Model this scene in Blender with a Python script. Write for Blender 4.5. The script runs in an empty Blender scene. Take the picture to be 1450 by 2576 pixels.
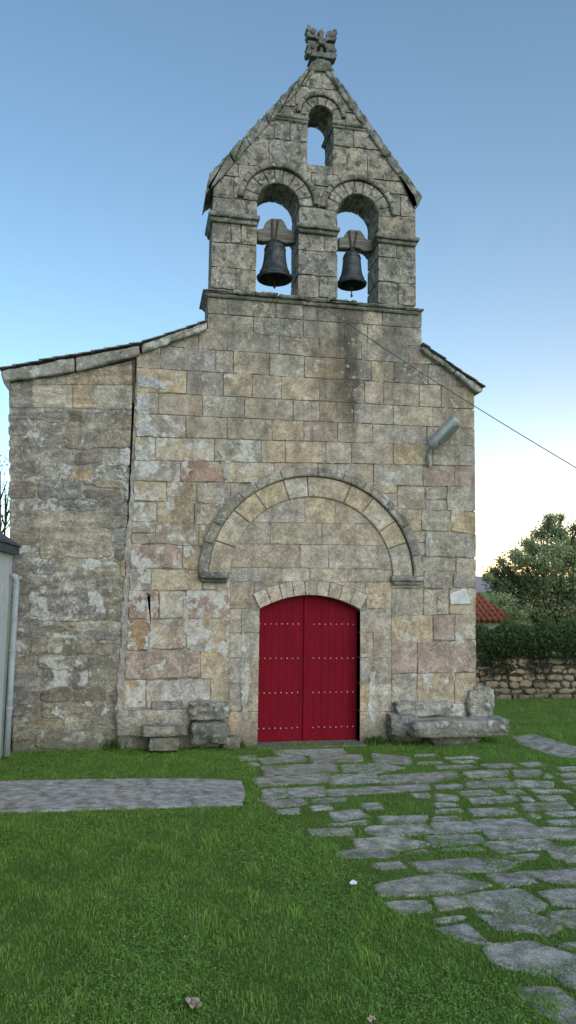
import bpy, bmesh, math, random
import numpy as np
from mathutils import Vector, Matrix, noise as mnoise

RG = random.Random(11)
NP = np.random.default_rng(5)
scene = bpy.context.scene
COL = scene.collection

# ------------------------------------------------------------------ camera
W, H, F = 1450.0, 2576.0, 1860.0
PHI, TH, RHO = math.radians(11.0), math.radians(5.83), math.radians(0.8)
fw = Vector((math.sin(PHI)*math.cos(TH), math.cos(PHI)*math.cos(TH), math.sin(TH)))
r0 = Vector((math.cos(PHI), -math.sin(PHI), 0))
u0 = r0.cross(fw)
rt = r0*math.cos(RHO) + u0*math.sin(RHO)
up = -r0*math.sin(RHO) + u0*math.cos(RHO)
CAM = -11.6*(fw + rt*((772-725)/F) + up*((1288-1872)/F))

def ray(px, py): return fw + rt*((px-W/2)/F) + up*((H/2-py)/F)
def P(px, py, Y=0.0):
    d = ray(px, py); return CAM + d*((Y-CAM.y)/d.y)
def G(px, py, z=0.0):
    d = ray(px, py); return CAM + d*((z-CAM.z)/d.z)
def P2(px, py, Y=0.0):
    p = P(px, py, Y); return (p.x, p.z)

cd = bpy.data.cameras.new('camera'); co = bpy.data.objects.new('camera', cd); COL.objects.link(co)
cd.sensor_fit = 'VERTICAL'; cd.sensor_height = 36; cd.lens = 36*F/H
cd.clip_start = 0.05; cd.clip_end = 5000
m = Matrix((( rt.x, up.x, -fw.x, CAM.x), (rt.y, up.y, -fw.y, CAM.y), (rt.z, up.z, -fw.z, CAM.z), (0,0,0,1)))
co.matrix_world = m
scene.camera = co

# ------------------------------------------------------------------ nodes
def N(nt, t, inp=None, **at):
    n = nt.nodes.new(t)
    for k, v in at.items(): setattr(n, k, v)
    for k, v in (inp or {}).items():
        if isinstance(v, bpy.types.NodeSocket): nt.links.new(v, n.inputs[k])
        else: n.inputs[k].default_value = v
    return n
def mix(nt, f, a, b, blend='MIX'):
    n = nt.nodes.new('ShaderNodeMix'); n.data_type = 'RGBA'; n.blend_type = blend
    for i, v in ((0, f), (6, a), (7, b)):
        if isinstance(v, bpy.types.NodeSocket): nt.links.new(v, n.inputs[i])
        elif i == 0: n.inputs[0].default_value = v
        else: n.inputs[i].default_value = (v[0], v[1], v[2], 1)
    return n.outputs[2]
def mr(nt, v, a, b, c=0.0, d=1.0):
    n = N(nt, 'ShaderNodeMapRange', {'Value': v, 'From Min': a, 'From Max': b, 'To Min': c, 'To Max': d}, interpolation_type='SMOOTHSTEP')
    return n.outputs[0]
def ma(nt, op, a, b=0.0):
    n = nt.nodes.new('ShaderNodeMath'); n.operation = op
    for i, v in ((0, a), (1, b)):
        if isinstance(v, bpy.types.NodeSocket): nt.links.new(v, n.inputs[i])
        else: n.inputs[i].default_value = v
    return n.outputs[0]
def newmat(name):
    m = bpy.data.materials.new(name); m.use_nodes = True; nt = m.node_tree; nt.nodes.clear()
    out = nt.nodes.new('ShaderNodeOutputMaterial'); b = nt.nodes.new('ShaderNodeBsdfPrincipled')
    nt.links.new(b.outputs[0], out.inputs[0]); b.inputs['Specular IOR Level'].default_value = 0.2
    return m, nt, b
def nz(nt, vec, scale, detail=4, rough=.55, dist=0.0):
    return N(nt, 'ShaderNodeTexNoise', {'Vector': vec, 'Scale': scale, 'Detail': detail, 'Roughness': rough, 'Distortion': dist}).outputs[0]
def pos_of(nt): return nt.nodes.new('ShaderNodeNewGeometry').outputs['Position']
def vmul(nt, vec, s):
    return N(nt, 'ShaderNodeVectorMath', {0: vec, 1: s}, operation='MULTIPLY').outputs[0]
def bump(nt, b, h, strength=.5, dist=.02):
    n = N(nt, 'ShaderNodeBump', {'Height': h, 'Strength': strength, 'Distance': dist}); nt.links.new(n.outputs[0], b.inputs['Normal'])

def stone_mat(name, lichen=.6, stain=.7, lime_add=0.0, grey_top=True, moss=0.0, band=False, usetint=True, base=(.3,.3,.3), rough=.9, bs=.5, streaks=(), limesoft=.07, black=.68):
    m, nt, b = newmat(name); ps = pos_of(nt)
    tint = N(nt, 'ShaderNodeAttribute', attribute_name='tint').outputs['Color'] if usetint else None
    lime = N(nt, 'ShaderNodeAttribute', attribute_name='lime').outputs['Fac']
    sp = nz(nt, ps, 55, 3, .7); mo = nz(nt, ps, 4.5, 5, .6); big = nz(nt, ps, 1.1, 3, .5)
    fine = nz(nt, ps, 16, 4, .65)
    if tint is None:
        c = N(nt, 'ShaderNodeRGB'); c.outputs[0].default_value = (*base, 1); tint = c.outputs[0]
    k = ma(nt, 'MULTIPLY', mr(nt, sp, .3, .7, .68, 1.32), mr(nt, mo, .3, .7, .7, 1.25))
    k = ma(nt, 'MULTIPLY', k, mr(nt, fine, .3, .7, .78, 1.2))
    kc = N(nt, 'ShaderNodeCombineColor', {0: k, 1: k, 2: k}).outputs[0]
    col = mix(nt, 1.0, tint, kc, 'MULTIPLY')
    warm = mr(nt, nz(nt, vmul(nt, ps, (1, 1, .7)), 2.3, 5, .6), .48, .7)
    col = mix(nt, ma(nt, 'MULTIPLY', warm, .4), col, mix(nt, 1.0, col, (1.13, .93, .71), 'MULTIPLY'))
    cool = mr(nt, nz(nt, ps, 1.7, 5, .65), .48, .66)
    col = mix(nt, ma(nt, 'MULTIPLY', cool, .42), col, mix(nt, 1.0, col, (.78, .8, .85), 'MULTIPLY'))
    st = mr(nt, nz(nt, vmul(nt, ps, (1.9, 1.9, .3)), 1.5, 6, .62), .49, .65)
    col = mix(nt, ma(nt, 'MULTIPLY', st, stain), col, mix(nt, 1.0, col, (.48, .465, .45), 'MULTIPLY'))
    sep = N(nt, 'ShaderNodeSeparateXYZ', {0: ps})
    if streaks:
        wob = ma(nt, 'MULTIPLY', ma(nt, 'SUBTRACT', nz(nt, vmul(nt, ps, (3, 3, .8)), 2, 5, .6), .5), .55)
        xw = ma(nt, 'ADD', sep.outputs[0], wob)
        for xc, wd, zb, zt, mul in streaks:
            g = mr(nt, ma(nt, 'ABSOLUTE', ma(nt, 'SUBTRACT', xw, xc)), 0, wd, 1, 0)
            g = ma(nt, 'MULTIPLY', g, mr(nt, sep.outputs[2], zb, zt))
            g = ma(nt, 'MULTIPLY', g, mr(nt, fine, .32, .52, .6, 1))
            col = mix(nt, g, col, mix(nt, 1.0, col, mul, 'MULTIPLY'))
    if band:
        bd = mr(nt, nz(nt, vmul(nt, ps, (.8, .8, 3.6)), 2.6, 6, .7, .8), .4, .64, .76, 1.2)
        bc = N(nt, 'ShaderNodeCombineColor', {0: bd, 1: bd, 2: bd}).outputs[0]
        col = mix(nt, 1.0, col, bc, 'MULTIPLY')
    if grey_top:
        h = mr(nt, ma(nt, 'ADD', sep.outputs[2], ma(nt, 'MULTIPLY', big, 2.5)), 6.2, 9.5)
        g = mix(nt, .6, col, (.245, .23, .207))
        g = mix(nt, .7, g, mix(nt, 1.0, g, kc, 'MULTIPLY'))
        col = mix(nt, ma(nt, 'MULTIPLY', h, .8), col, g)
        blk = ma(nt, 'MULTIPLY', mr(nt, nz(nt, ps, 6, 6, .75), .49, .6), h)
        col = mix(nt, ma(nt, 'MULTIPLY', blk, black), col, (.06, .058, .052))
    dk = mr(nt, nz(nt, ps, 26, 4, .7), .6, .72)
    col = mix(nt, ma(nt, 'MULTIPLY', dk, .5), col, (.1, .09, .08))
    li = ma(nt, 'MULTIPLY', mr(nt, nz(nt, ps, 10, 6, .75), .55, .65), lichen)
    li = ma(nt, 'MULTIPLY', li, mr(nt, big, .38, .58))
    col = mix(nt, li, col, (.5, .48, .44))
    if moss > 0:
        mm = ma(nt, 'MULTIPLY', mr(nt, nz(nt, ps, 3.2, 6, .72), .52, .6), moss)
        col = mix(nt, mm, col, (.06, .075, .035))
    lm = ma(nt, 'ADD', nz(nt, ps, 3.3, 8, .72, .3), ma(nt, 'MULTIPLY', ma(nt, 'ADD', lime, lime_add), .32))
    lmf = mr(nt, lm, .63, .63+limesoft)
    limec = mix(nt, mr(nt, fine, .35, .65), (.4, .38, .345), (.6, .575, .54))
    col = mix(nt, ma(nt, 'MULTIPLY', lmf, .85), col, limec)
    ft = mr(nt, ma(nt, 'ADD', sep.outputs[2], ma(nt, 'MULTIPLY', mo, -.7)), -.35, .15, .65, 0)
    col = mix(nt, ft, col, (.09, .09, .06))
    nt.links.new(col, b.inputs['Base Color']); b.inputs['Roughness'].default_value = rough
    hh = ma(nt, 'ADD', ma(nt, 'MULTIPLY', sp, .5), ma(nt, 'ADD', fine, ma(nt, 'MULTIPLY', lmf, .5)))
    hh = ma(nt, 'ADD', hh, mo)
    bump(nt, b, hh, bs, .028)
    return m

def wx(px, py): return P(px, py).x
def wz(px, py): return P(px, py).z
STK = [(wx(870, 880), .36, wz(868, 1130), wz(868, 880), (.3, .28, .26)), (wx(936, 900), .22, wz(930, 1020), wz(930, 860), (1.4, 1.37, 1.3)),
       (wx(725, 860), .36, wz(725, 980), wz(725, 760), (.4, .39, .38)), (wx(560, 830), .5, wz(560, 900), wz(560, 750), (.44, .44, .44)), (wx(1000, 900), .5, wz(1000, 1010), wz(1000, 820), (.48, .47, .47)),
       (wx(800, 1000), .3, wz(800, 1100), wz(800, 880), (.6, .58, .56)), (wx(880, 1060), .24, wz(880, 1220), wz(880, 1000), (.46, .44, .42)), (wx(1150, 1090), .55, wz(1150, 1300), wz(1150, 1000), (.64, .64, .64)), (wx(660, 1000), .25, wz(660, 1150), wz(660, 900), (.7, .68, .66))]
M_ash = stone_mat('granite_ashlar', 1.0, .55, lime_add=.05, streaks=STK, bs=.42)
M_bel = stone_mat('weathered_granite', 1.0, .75, moss=.35, black=.85)
M_cop = stone_mat('mossy_granite', .9, .8, moss=.6, lime_add=-.05)
M_rub = stone_mat('slate_rubble', 1.0, .4, lime_add=.12, band=True, bs=.75)
M_bld = stone_mat('lichened_boulder', 1.0, .7, lime_add=.3, moss=.5, grey_top=False, bs=1.0)
M_hood = stone_mat('lichened_hood_stone', .9, .7, lime_add=.1, moss=.1, grey_top=False)
M_vous = stone_mat('pale_voussoir', .6, .35, grey_top=False, bs=.4)
M_port = stone_mat('pale_granite', .7, .4, bs=.42)
M_wal = stone_mat('field_stone', .5, .3, grey_top=False)
M_cem = stone_mat('cement_patch', .4, .3, lime_add=-.2, grey_top=False, usetint=False, base=(.4, .395, .39))
M_limep = stone_mat('lime_patch_render', .3, .2, lime_add=.4, grey_top=False, usetint=False, base=(.4, .365, .31))
M_smear = stone_mat('smeared_mortar', .9, .35, lime_add=.36, usetint=False, grey_top=False, band=True, base=(.28, .25, .205))

def plain(name, c1, c2, scale=8, rough=.8, bs=.3, bd=.01, metal=0.0, stretch=None, spec=.2):
    m, nt, b = newmat(name); ps = pos_of(nt)
    v = vmul(nt, ps, stretch) if stretch else ps
    f = mr(nt, nz(nt, v, scale, 6, .65), .32, .68)
    nt.links.new(mix(nt, f, c1, c2), b.inputs['Base Color'])
    b.inputs['Roughness'].default_value = rough; b.inputs['Metallic'].default_value = metal
    b.inputs['Specular IOR Level'].default_value = spec
    bump(nt, b, nz(nt, v, scale*4, 4, .6), bs, bd)
    return m
M_mort = plain('lime_mortar', (.12, .1, .077), (.36, .32, .265), 4, .95, .6, .02)
M_dgap = plain('dark_joint', (.025, .022, .018), (.09, .075, .06), 9, .95)
M_red = plain('red_door_paint', (.145, .0032, .01), (.185, .0048, .0145), 5, .65, .12, .004, stretch=(1, 1, .25), spec=.08)
M_redd = plain('dark_red_paint', (.1, .003, .008), (.12, .004, .01), 5, .6, .1, .004, spec=.08)
M_stud = plain('stud_metal', (.42, .26, .16), (.62, .45, .32), 30, .5, .1, .002, .1)
M_bronze = plain('bronze_patina', (.03, .037, .04), (.085, .095, .095), 9, .5, .2, .005, .3)
M_wood = plain('weathered_wood', (.11, .1, .088), (.22, .205, .18), 6, .85, .5, .01, stretch=(.4, 1, 4))
M_iron = plain('rusty_iron', (.03, .028, .027), (.07, .06, .052), 15, .7, .2, .003, .3)
M_slate = plain('roof_slate', (.15, .15, .15), (.28, .275, .27), 6, .85, .4, .01)
M_dslate = plain('dark_slate', (.05, .055, .065), (.1, .105, .115), 6, .75, .4, .01)
M_galv = plain('galvanised_metal', (.26, .27, .265), (.38, .385, .375), 6, .5, .1, .003, .35)
M_glass = plain('lamp_glass', (.13, .15, .145), (.2, .22, .21), 4, .25, .05, .002, 0, spec=.4)
M_marble = plain('white_marble', (.42, .42, .43), (.6, .6, .6), 6, .5, .1, .003)
M_rend = plain('pale_render', (.48, .48, .48), (.6, .6, .59), 3, .9, .2, .006)
M_pipe = plain('grey_plastic', (.3, .32, .35), (.4, .42, .45), 5, .5, .05, .002)
M_tile = plain('terracotta', (.26, .075, .04), (.42, .14, .08), 12, .85, .4, .02)
M_bark = plain('bark', (.05, .04, .03), (.12, .1, .08), 14, .95, .8, .02, stretch=(1, 1, .3))
M_paper = plain('white_paper', (.6, .62, .62), (.75, .76, .76), 20, .8)
M_dry = plain('dry_leaf', (.3, .22, .14), (.5, .4, .3), 25, .8)
M_cable = plain('black_cable', (.05, .05, .05), (.08, .08, .08), 5, .6)
M_hill = plain('hazy_hills', (.24, .2, .25), (.28, .24, .29), .01, 1, 0, .01)

def leafmat(name, trans=.25):
    m, nt, b = newmat(name)
    t = N(nt, 'ShaderNodeAttribute', attribute_name='tint').outputs['Color']
    nt.links.new(t, b.inputs['Base Color']); b.inputs['Roughness'].default_value = .7
    tr = N(nt, 'ShaderNodeBsdfTranslucent', {'Color': t})
    ms = N(nt, 'ShaderNodeMixShader', {0: trans, 1: b.outputs[0], 2: tr.outputs[0]})
    out = [n for n in nt.nodes if n.type == 'OUTPUT_MATERIAL'][0]
    nt.links.new(ms.outputs[0], out.inputs[0]); return m
M_leaf = leafmat('leaves', .45); M_grass = leafmat('grass_blades', .45)

m, nt, b = newmat('turf_soil'); ps = pos_of(nt)
c = mix(nt, mr(nt, nz(nt, ps, 2.2, 6, .6), .35, .65), (.1, .18, .032), (.15, .25, .05))
c = mix(nt, mr(nt, nz(nt, ps, 20, 6, .7), .5, .7), c, (.1, .11, .04))
nt.links.new(c, b.inputs['Base Color']); b.inputs['Roughness'].default_value = 1
bump(nt, b, nz(nt, ps, 30, 6, .7), 1, .04); M_soil = m
m, nt, b = newmat('paving_granite'); ps = pos_of(nt)
t = N(nt, 'ShaderNodeAttribute', attribute_name='tint').outputs['Color']
k = ma(nt, 'MULTIPLY', mr(nt, nz(nt, ps, 60, 4, .7), .3, .7, .7, 1.3), mr(nt, nz(nt, ps, 7, 8, .65), .3, .7, .6, 1.35))
c = mix(nt, 1.0, t, N(nt, 'ShaderNodeCombineColor', {0: k, 1: k, 2: k}).outputs[0], 'MULTIPLY')
c = mix(nt, ma(nt, 'MULTIPLY', mr(nt, nz(nt, ps, 3.4, 8, .75), .49, .6), .6), c, (.12, .125, .075))
c = mix(nt, ma(nt, 'MULTIPLY', mr(nt, nz(nt, ps, 13, 8, .75), .55, .66), .6), c, (.45, .435, .405))
nt.links.new(c, b.inputs['Base Color']); b.inputs['Roughness'].default_value = .95
bump(nt, b, ma(nt, 'ADD', nz(nt, ps, 9, 8, .7), nz(nt, ps, 45, 5, .7)), .6, .025); M_pave = m

# ------------------------------------------------------------------ objects
def tag(o, label=None, cat=None, group=None, kind=None):
    for k, v in (('label', label), ('category', cat), ('group', group), ('kind', kind)):
        if v: o[k] = v
    return o
def thing(name, label, cat, loc=(0, 0, 0), group=None):
    o = bpy.data.objects.new(name, None); COL.objects.link(o); o.location = loc; o.empty_display_size = .2
    return tag(o, label, cat, group)
def adopt(o, parent):
    if parent is None: return
    o.parent = parent
    if parent.type == 'EMPTY': o.matrix_parent_inverse = Matrix.Translation(-Vector(parent.location))

class MB:
    def __init__(s): s.v = []; s.f = []; s.m = []; s.t = []; s.l = []
    def face(s, idx, mat=0, tint=(.3, .3, .3), lime=0.0):
        s.f.append(tuple(idx)); s.m.append(mat); s.t.append(tint); s.l.append(lime)
    def verts(s, vs):
        n = len(s.v); s.v.extend([tuple(p) for p in vs]); return n
    def prism(s, poly, y0, y1, mat=0, tint=(.3, .3, .3), lime=0.0, ch=0.0):
        a = area(poly)
        if abs(a) < 1e-5: return
        if a < 0: poly = poly[::-1]
        n = len(poly)
        o = s.verts([(p[0], y0+ch, p[1]) for p in poly]); bk = s.verts([(p[0], y1, p[1]) for p in poly])
        if ch > 0:
            q = inset(poly, ch*1.3)
            fr = s.verts([(p[0], y0, p[1]) for p in q])
            for i in range(n):
                j = (i+1) % n; s.face((o+i, o+j, fr+j, fr+i), mat, tint, lime)
        else: fr = o
        s.face([fr+i for i in range(n)], mat, tint, lime)
        s.face([bk+i for i in range(n)][::-1], mat, tint, lime)
        for i in range(n):
            j = (i+1) % n; s.face((o+j, o+i, bk+i, bk+j), mat, tint, lime)
    def box(s, x0, x1, y0, y1, z0, z1, mat=0, tint=(.3, .3, .3), ch=0.0):
        s.prism([(x0, z0), (x1, z0), (x1, z1), (x0, z1)], y0, y1, mat, tint, 0, ch)
    def hexa(s, c8, mat=0, tint=(.3, .3, .3)):
        o = s.verts(c8)
        for q in ((0, 3, 2, 1), (4, 5, 6, 7), (0, 1, 5, 4), (1, 2, 6, 5), (2, 3, 7, 6), (3, 0, 4, 7)):
            s.face([o+i for i in q], mat, tint)
    def tube(s, pts, rad, n=8, mat=0, tint=(.3, .3, .3), sx=1.0, cap=True):
        pts = [Vector(p) for p in pts]; rings = []
        ref = Vector((0.13, 0.2, 1)).normalized()
        for i, p in enumerate(pts):
            d = (pts[min(i+1, len(pts)-1)]-pts[max(i-1, 0)]).normalized()
            a = d.cross(ref)
            if a.length < .1: a = d.cross(Vector((1, 0, 0)))
            a.normalize(); c = d.cross(a).normalized()
            r = rad[i] if isinstance(rad, (list, tuple)) else rad
            rings.append(s.verts([p + a*(math.cos(2*math.pi*k/n)*r) + c*(math.sin(2*math.pi*k/n)*r*sx) for k in range(n)]))
        for i in range(len(rings)-1):
            for k in range(n):
                j = (k+1) % n; s.face((rings[i]+k, rings[i]+j, rings[i+1]+j, rings[i+1]+k), mat, tint)
        if cap:
            s.face([rings[0]+k for k in range(n)][::-1], mat, tint); s.face([rings[-1]+k for k in range(n)], mat, tint)
    def lathe(s, c, prof, n=32, mat=0):
        rings = [s.verts([(c[0]+r*math.cos(2*math.pi*k/n), c[1]+r*math.sin(2*math.pi*k/n), c[2]+z) for k in range(n)]) for r, z in prof]
        for i in range(len(rings)-1):
            for k in range(n):
                j = (k+1) % n; s.face((rings[i]+k, rings[i]+j, rings[i+1]+j, rings[i+1]+k), mat)
    def build(s, name, mats, parent=None, smooth=False):
        me = bpy.data.meshes.new(name); me.from_pydata(s.v, [], s.f)
        for q in (mats if isinstance(mats, (list, tuple)) else [mats]): me.materials.append(q)
        me.polygons.foreach_set('material_index', s.m)
        a = me.attributes.new('tint', 'FLOAT_COLOR', 'FACE'); a.data.foreach_set('color', [c for t in s.t for c in (t[0], t[1], t[2], 1)])
        a = me.attributes.new('lime', 'FLOAT', 'FACE'); a.data.foreach_set('value', s.l)
        me.polygons.foreach_set('use_smooth', [smooth]*len(s.f)); me.update()
        o = bpy.data.objects.new(name, me); COL.objects.link(o); adopt(o, parent); return o

# ---- 2D polygon tools (x,z), CCW seen from the front
def area(p): return .5*sum(p[i][0]*p[(i+1) % len(p)][1]-p[(i+1) % len(p)][0]*p[i][1] for i in range(len(p)))
def ccw(p): return p if area(p) > 0 else p[::-1]
def inset(p, d):
    p = ccw(p); n = len(p); out = []
    for i in range(n):
        a, b, c = Vector(p[i-1]), Vector(p[i]), Vector(p[(i+1) % n])
        e1 = (b-a); e2 = (c-b)
        if e1.length < 1e-7 or e2.length < 1e-7: out.append(p[i]); continue
        e1.normalize(); e2.normalize()
        n1 = Vector((-e1.y, e1.x)); n2 = Vector((-e2.y, e2.x)); mm = n1+n2
        k = mm.length_squared
        if k < .15: out.append(p[i]); continue
        mm = mm*(2*d/k); q = b+mm; out.append((q.x, q.y))
    return out
def halfclip(poly, a, b, keep_left=True):
    s = 1 if keep_left else -1; out = []; n = len(poly)
    def sd(p): return s*((b[0]-a[0])*(p[1]-a[1])-(b[1]-a[1])*(p[0]-a[0]))
    for i in range(n):
        p, q = poly[i], poly[(i+1) % n]; dp, dq = sd(p), sd(q)
        if dp >= 0: out.append(p)
        if (dp > 0 and dq < 0) or (dp < 0 and dq > 0):
            t = dp/(dp-dq); out.append((p[0]+(q[0]-p[0])*t, p[1]+(q[1]-p[1])*t))
    return out
def clipconv(poly, cv):
    cv = ccw(cv)
    for i in range(len(cv)):
        poly = halfclip(poly, cv[i], cv[(i+1) % len(cv)])
        if len(poly) < 3: return []
    return poly
def overlaps(poly, cv):
    q = clipconv(poly, cv); return len(q) >= 3 and abs(area(q)) > 1e-4
def subconv(polys, cv):
    cv = ccw(cv); res = []
    for poly in polys:
        if not overlaps(poly, cv): res.append(poly); continue
        rest = poly
        for i in range(len(cv)):
            o = halfclip(rest, cv[i], cv[(i+1) % len(cv)], False)
            if len(o) >= 3 and abs(area(o)) > 1e-4: res.append(o)
            rest = halfclip(rest, cv[i], cv[(i+1) % len(cv)])
            if len(rest) < 3: break
    return res
def rough_outline(p, step=.1, jit=.004, rnd=.016):
    p = ccw(p); n = len(p); out = []
    for i in range(n):
        a, b = Vector(p[i]), Vector(p[(i+1) % n]); L = (b-a).length
        if L < 1e-5: continue
        d = (b-a)/L; nn = Vector((-d.y, d.x)); k = max(2, int(L/step))
        cr = min(rnd, L*.2)
        for t in range(k):
            if t == 0:
                q = a + d*cr + nn*RG.uniform(0, jit); out.append((q.x, q.y))
            else:
                q = a + d*(L*t/k) + nn*RG.gauss(0, jit); out.append((q.x, q.y))
        q = b - d*cr + nn*RG.uniform(0, jit); out.append((q.x, q.y))
    return out
def vary(c, a=.09):
    k = RG.uniform(1-a, 1+a); return (c[0]*k*RG.uniform(.98, 1.02), c[1]*k, c[2]*k*RG.uniform(.96, 1.04))
BEIGE = (.375, .31, .24); TAN = (.4, .317, .22); GREY = (.34, .297, .253); PINK = (.37, .245, .192); RUST = (.36, .24, .147); DARK = (.265, .232, .195); PALE = (.42, .365, .295)
def pick(ws, a=.09):
    ks = list(ws.items()); t = RG.uniform(0, sum(w for _, w in ks))
    for c, w in ks:
        t -= w
        if t <= 0: return vary(c, a)
    return vary(ks[-1][0], a)

def put_block(mb, poly, yf, depth, tint, lime=0.0, gap=.014, cuts=(), clip=None, jit=.004, ch=.008, mat=0, rnd=.016):
    q = rough_outline(inset(poly, gap/2), .1, jit, rnd)
    a0 = area(q)
    if clip:
        q = clipconv(q, clip)
        if len(q) < 3 or area(q) < .002: return
    ps_ = [q]
    for cv in cuts: ps_ = subconv(ps_, cv)
    whole = len(ps_) == 1 and abs(area(ps_[0])-a0) < 1e-6
    for p in ps_:
        xs = [v[0] for v in p]; zs = [v[1] for v in p]
        if max(xs)-min(xs) < .025 or max(zs)-min(zs) < .02 or abs(area(p)) < .0006: continue
        mb.prism(p, yf, yf+depth, mat, tint, lime, ch if whole else 0)

def course(mb, top, bot, joints, colf, depth=.1, yf=0.0, **kw):
    def yy(l, x): return l[0][1]+(l[1][1]-l[0][1])*(x-l[0][0])/(l[1][0]-l[0][0])
    limef = kw.pop('limef', None); dj = kw.pop('dj', .006); vj = kw.pop('vj', 0); split = kw.pop('split', 0)
    for a, b in zip(joints, joints[1:]):
        ys = [yy(top, a), yy(top, b), yy(bot, b), yy(bot, a)]
        if vj: ys = [v+RG.uniform(-vj, vj) for v in ys]
        quads = [[(a, ys[3]), (b, ys[2]), (b, ys[1]), (a, ys[0])]]
        if split and RG.random() < split:
            t = RG.uniform(.35, .65); t2 = t+RG.uniform(-.08, .08)
            la, lb_ = ys[0]+(ys[3]-ys[0])*t, ys[1]+(ys[2]-ys[1])*t2
            quads = [[(a, ys[3]), (b, ys[2]), (b, lb_), (a, la)], [(a, la), (b, lb_), (b, ys[1]), (a, ys[0])]]
        for qd in quads:
            ln = limef((a+b)/2, (ys[0]+ys[2])/2) if limef else 0
            put_block(mb, [P2(*v) for v in qd], yf+RG.uniform(-dj, dj*.9), depth, colf((a+b)/2, (ys[0]+ys[2])/2), ln, **kw)

def ring(mb, cx, cz, r0, r1, a0, a1, n, yf, depth, colf, vs=1.0, gap=.014, ch=.006, mat=0, lime=0.0, irr=.25):
    cuts = [0]+sorted((k+RG.uniform(-irr, irr))/n for k in range(1, n))+[1]
    for t0, t1 in zip(cuts, cuts[1:]):
        b0 = a0+(a1-a0)*t0; b1 = a0+(a1-a0)*t1; g = gap/2/((r0+r1)/2); k = 7
        o = [(cx+r1*math.cos(b0+g+(b1-b0-2*g)*i/k), cz+vs*r1*math.sin(b0+g+(b1-b0-2*g)*i/k)) for i in range(k+1)]
        q = [(cx+(r0)*math.cos(b0+g+(b1-b0-2*g)*i/k), cz+vs*(r0)*math.sin(b0+g+(b1-b0-2*g)*i/k)) for i in range(k+1)][::-1]
        mb.prism(o+q, yf+RG.uniform(-.004, .004), yf+depth, mat, colf(), lime, ch)
def halfdisc(cx, cz, r, vs=1.0, n=24, down=0.0):
    p = [(cx+r*math.cos(math.pi*i/n), cz+vs*r*math.sin(math.pi*i/n)) for i in range(n+1)]
    if down: p = p+[(cx-r, cz-down), (cx+r, cz-down)]
    return p

# ================================================================== CHURCH
church = thing('church', 'old granite country church with twin bell gable, blind round arch and red door', 'church', (0, 0, 0))

psl, psr = P(498, 1441), P(1062, 1452)
pcx = (psl.x+psr.x)/2; pcz = (psl.z+psr.z)/2; PR = (psr.x-psl.x)/2
PV = (P(790, 1176).z-pcz)/PR
PR1 = PR*.915; PR2 = PR*.725
hood_poly = halfdisc(pcx, pcz, PR, PV, 36)
inner_poly = halfdisc(pcx, pcz, PR2-.004, PV, 36)
pxl = P(576, 1650).x; pxr = P(987, 1650).x
port_rect = [(pxl, -.2), (pxr, -.2), (pxr, pcz), (pxl, pcz)]
dxl = P(651, 1700).x; dxr = P(907, 1700).x; dzs = P(655, 1531).z; dzt = P(785, 1497).z; dxm = (dxl+dxr)/2; dhw = (dxr-dxl)/2
def darc(x, off=0.0): return dzs+off+(dzt-dzs)*(1-((x-dxm)/dhw)**2)
door_poly = [(dxl, -.3), (dxr, -.3)]+[(dxr-(dxr-dxl)*i/20, darc(dxr-(dxr-dxl)*i/20)) for i in range(21)]
dring = .235; rhw = dhw+.12
door_ring_poly = [(dxl-.1, dzs-.03), (dxr+.1, dzs-.03)]+[(dxm+rhw-2*rhw*i/20, dzs+dring+(dzt-dzs)*(1-((dxm+rhw-2*rhw*i/20-dxm)/rhw)**2)) for i in range(21)]

fac = MB()
xR = P(1198, 1400).x
body_clip = [P2(290, 1900), (xR, P(1198, 1900).z), (xR, P(1198, 984).z), P2(1062, 872), P2(525, 826), P2(342, 895)]
def fcol(x, y):
    if 455 < x < 575 and 1170 < y < 1212: return vary(PINK, .05)
    if x < 460 and 1367 < y < 1432: return vary((.345, .25, .21), .05)
    if x < 400 and 1486 < y < 1557: return vary(PINK, .05)
    if 465 < x < 600 and 1486 < y < 1557: return vary((.37, .255, .2), .05)
    if x < 375 and 1557 < y < 1640: return vary(RUST, .06)
    if x < 505 and 1638 < y < 1712: return vary((.34, .268, .222), .05)
    if x < 370 and 1712 < y < 1782: return vary((.38, .288, .2), .05)
    if x < 520 and y > 1350: return pick({BEIGE: 3, TAN: 2, GREY: 2, PALE: 1}, .12)
    if x > 990 and 925 < y < 985 and x < 1060: return vary((.25, .21, .175), .05)
    if y < 860: return pick({GREY: 3, BEIGE: 2.6, DARK: .8}, .11)
    if x > 1000: return pick({GREY: 3, BEIGE: 3, TAN: 1, DARK: .3, (.36, .275, .23): .7}, .1)
    return pick({BEIGE: 5, TAN: 3, GREY: 2.2, PALE: .7, DARK: .2, (.375, .285, .228): 1}, .11)
def flime(x, y):
    if x < 600 and y > 1480: return RG.uniform(.2, .52)
    if x < 420: return RG.uniform(.12, .45)
    if y > 1120 and x < 640: return RG.uniform(.15, .45)
    if y > 1700: return RG.uniform(.12, .38)
    if y > 1150: return RG.uniform(.0, .3)
    return RG.uniform(-.3, .2)
course(fac, ((520, 738), (1065, 784)), ((520, 788), (1065, 826)), [523, 573, 695, 763, 800, 868, 912, 962, 1062], fcol, .6, gap=.01, ch=.004)
course(fac, ((520, 788), (1065, 826)), ((520, 832), (1065, 872)), [523, 638, 763, 868, 925, 995, 1062], fcol, .6, gap=.01, ch=.004)
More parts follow.
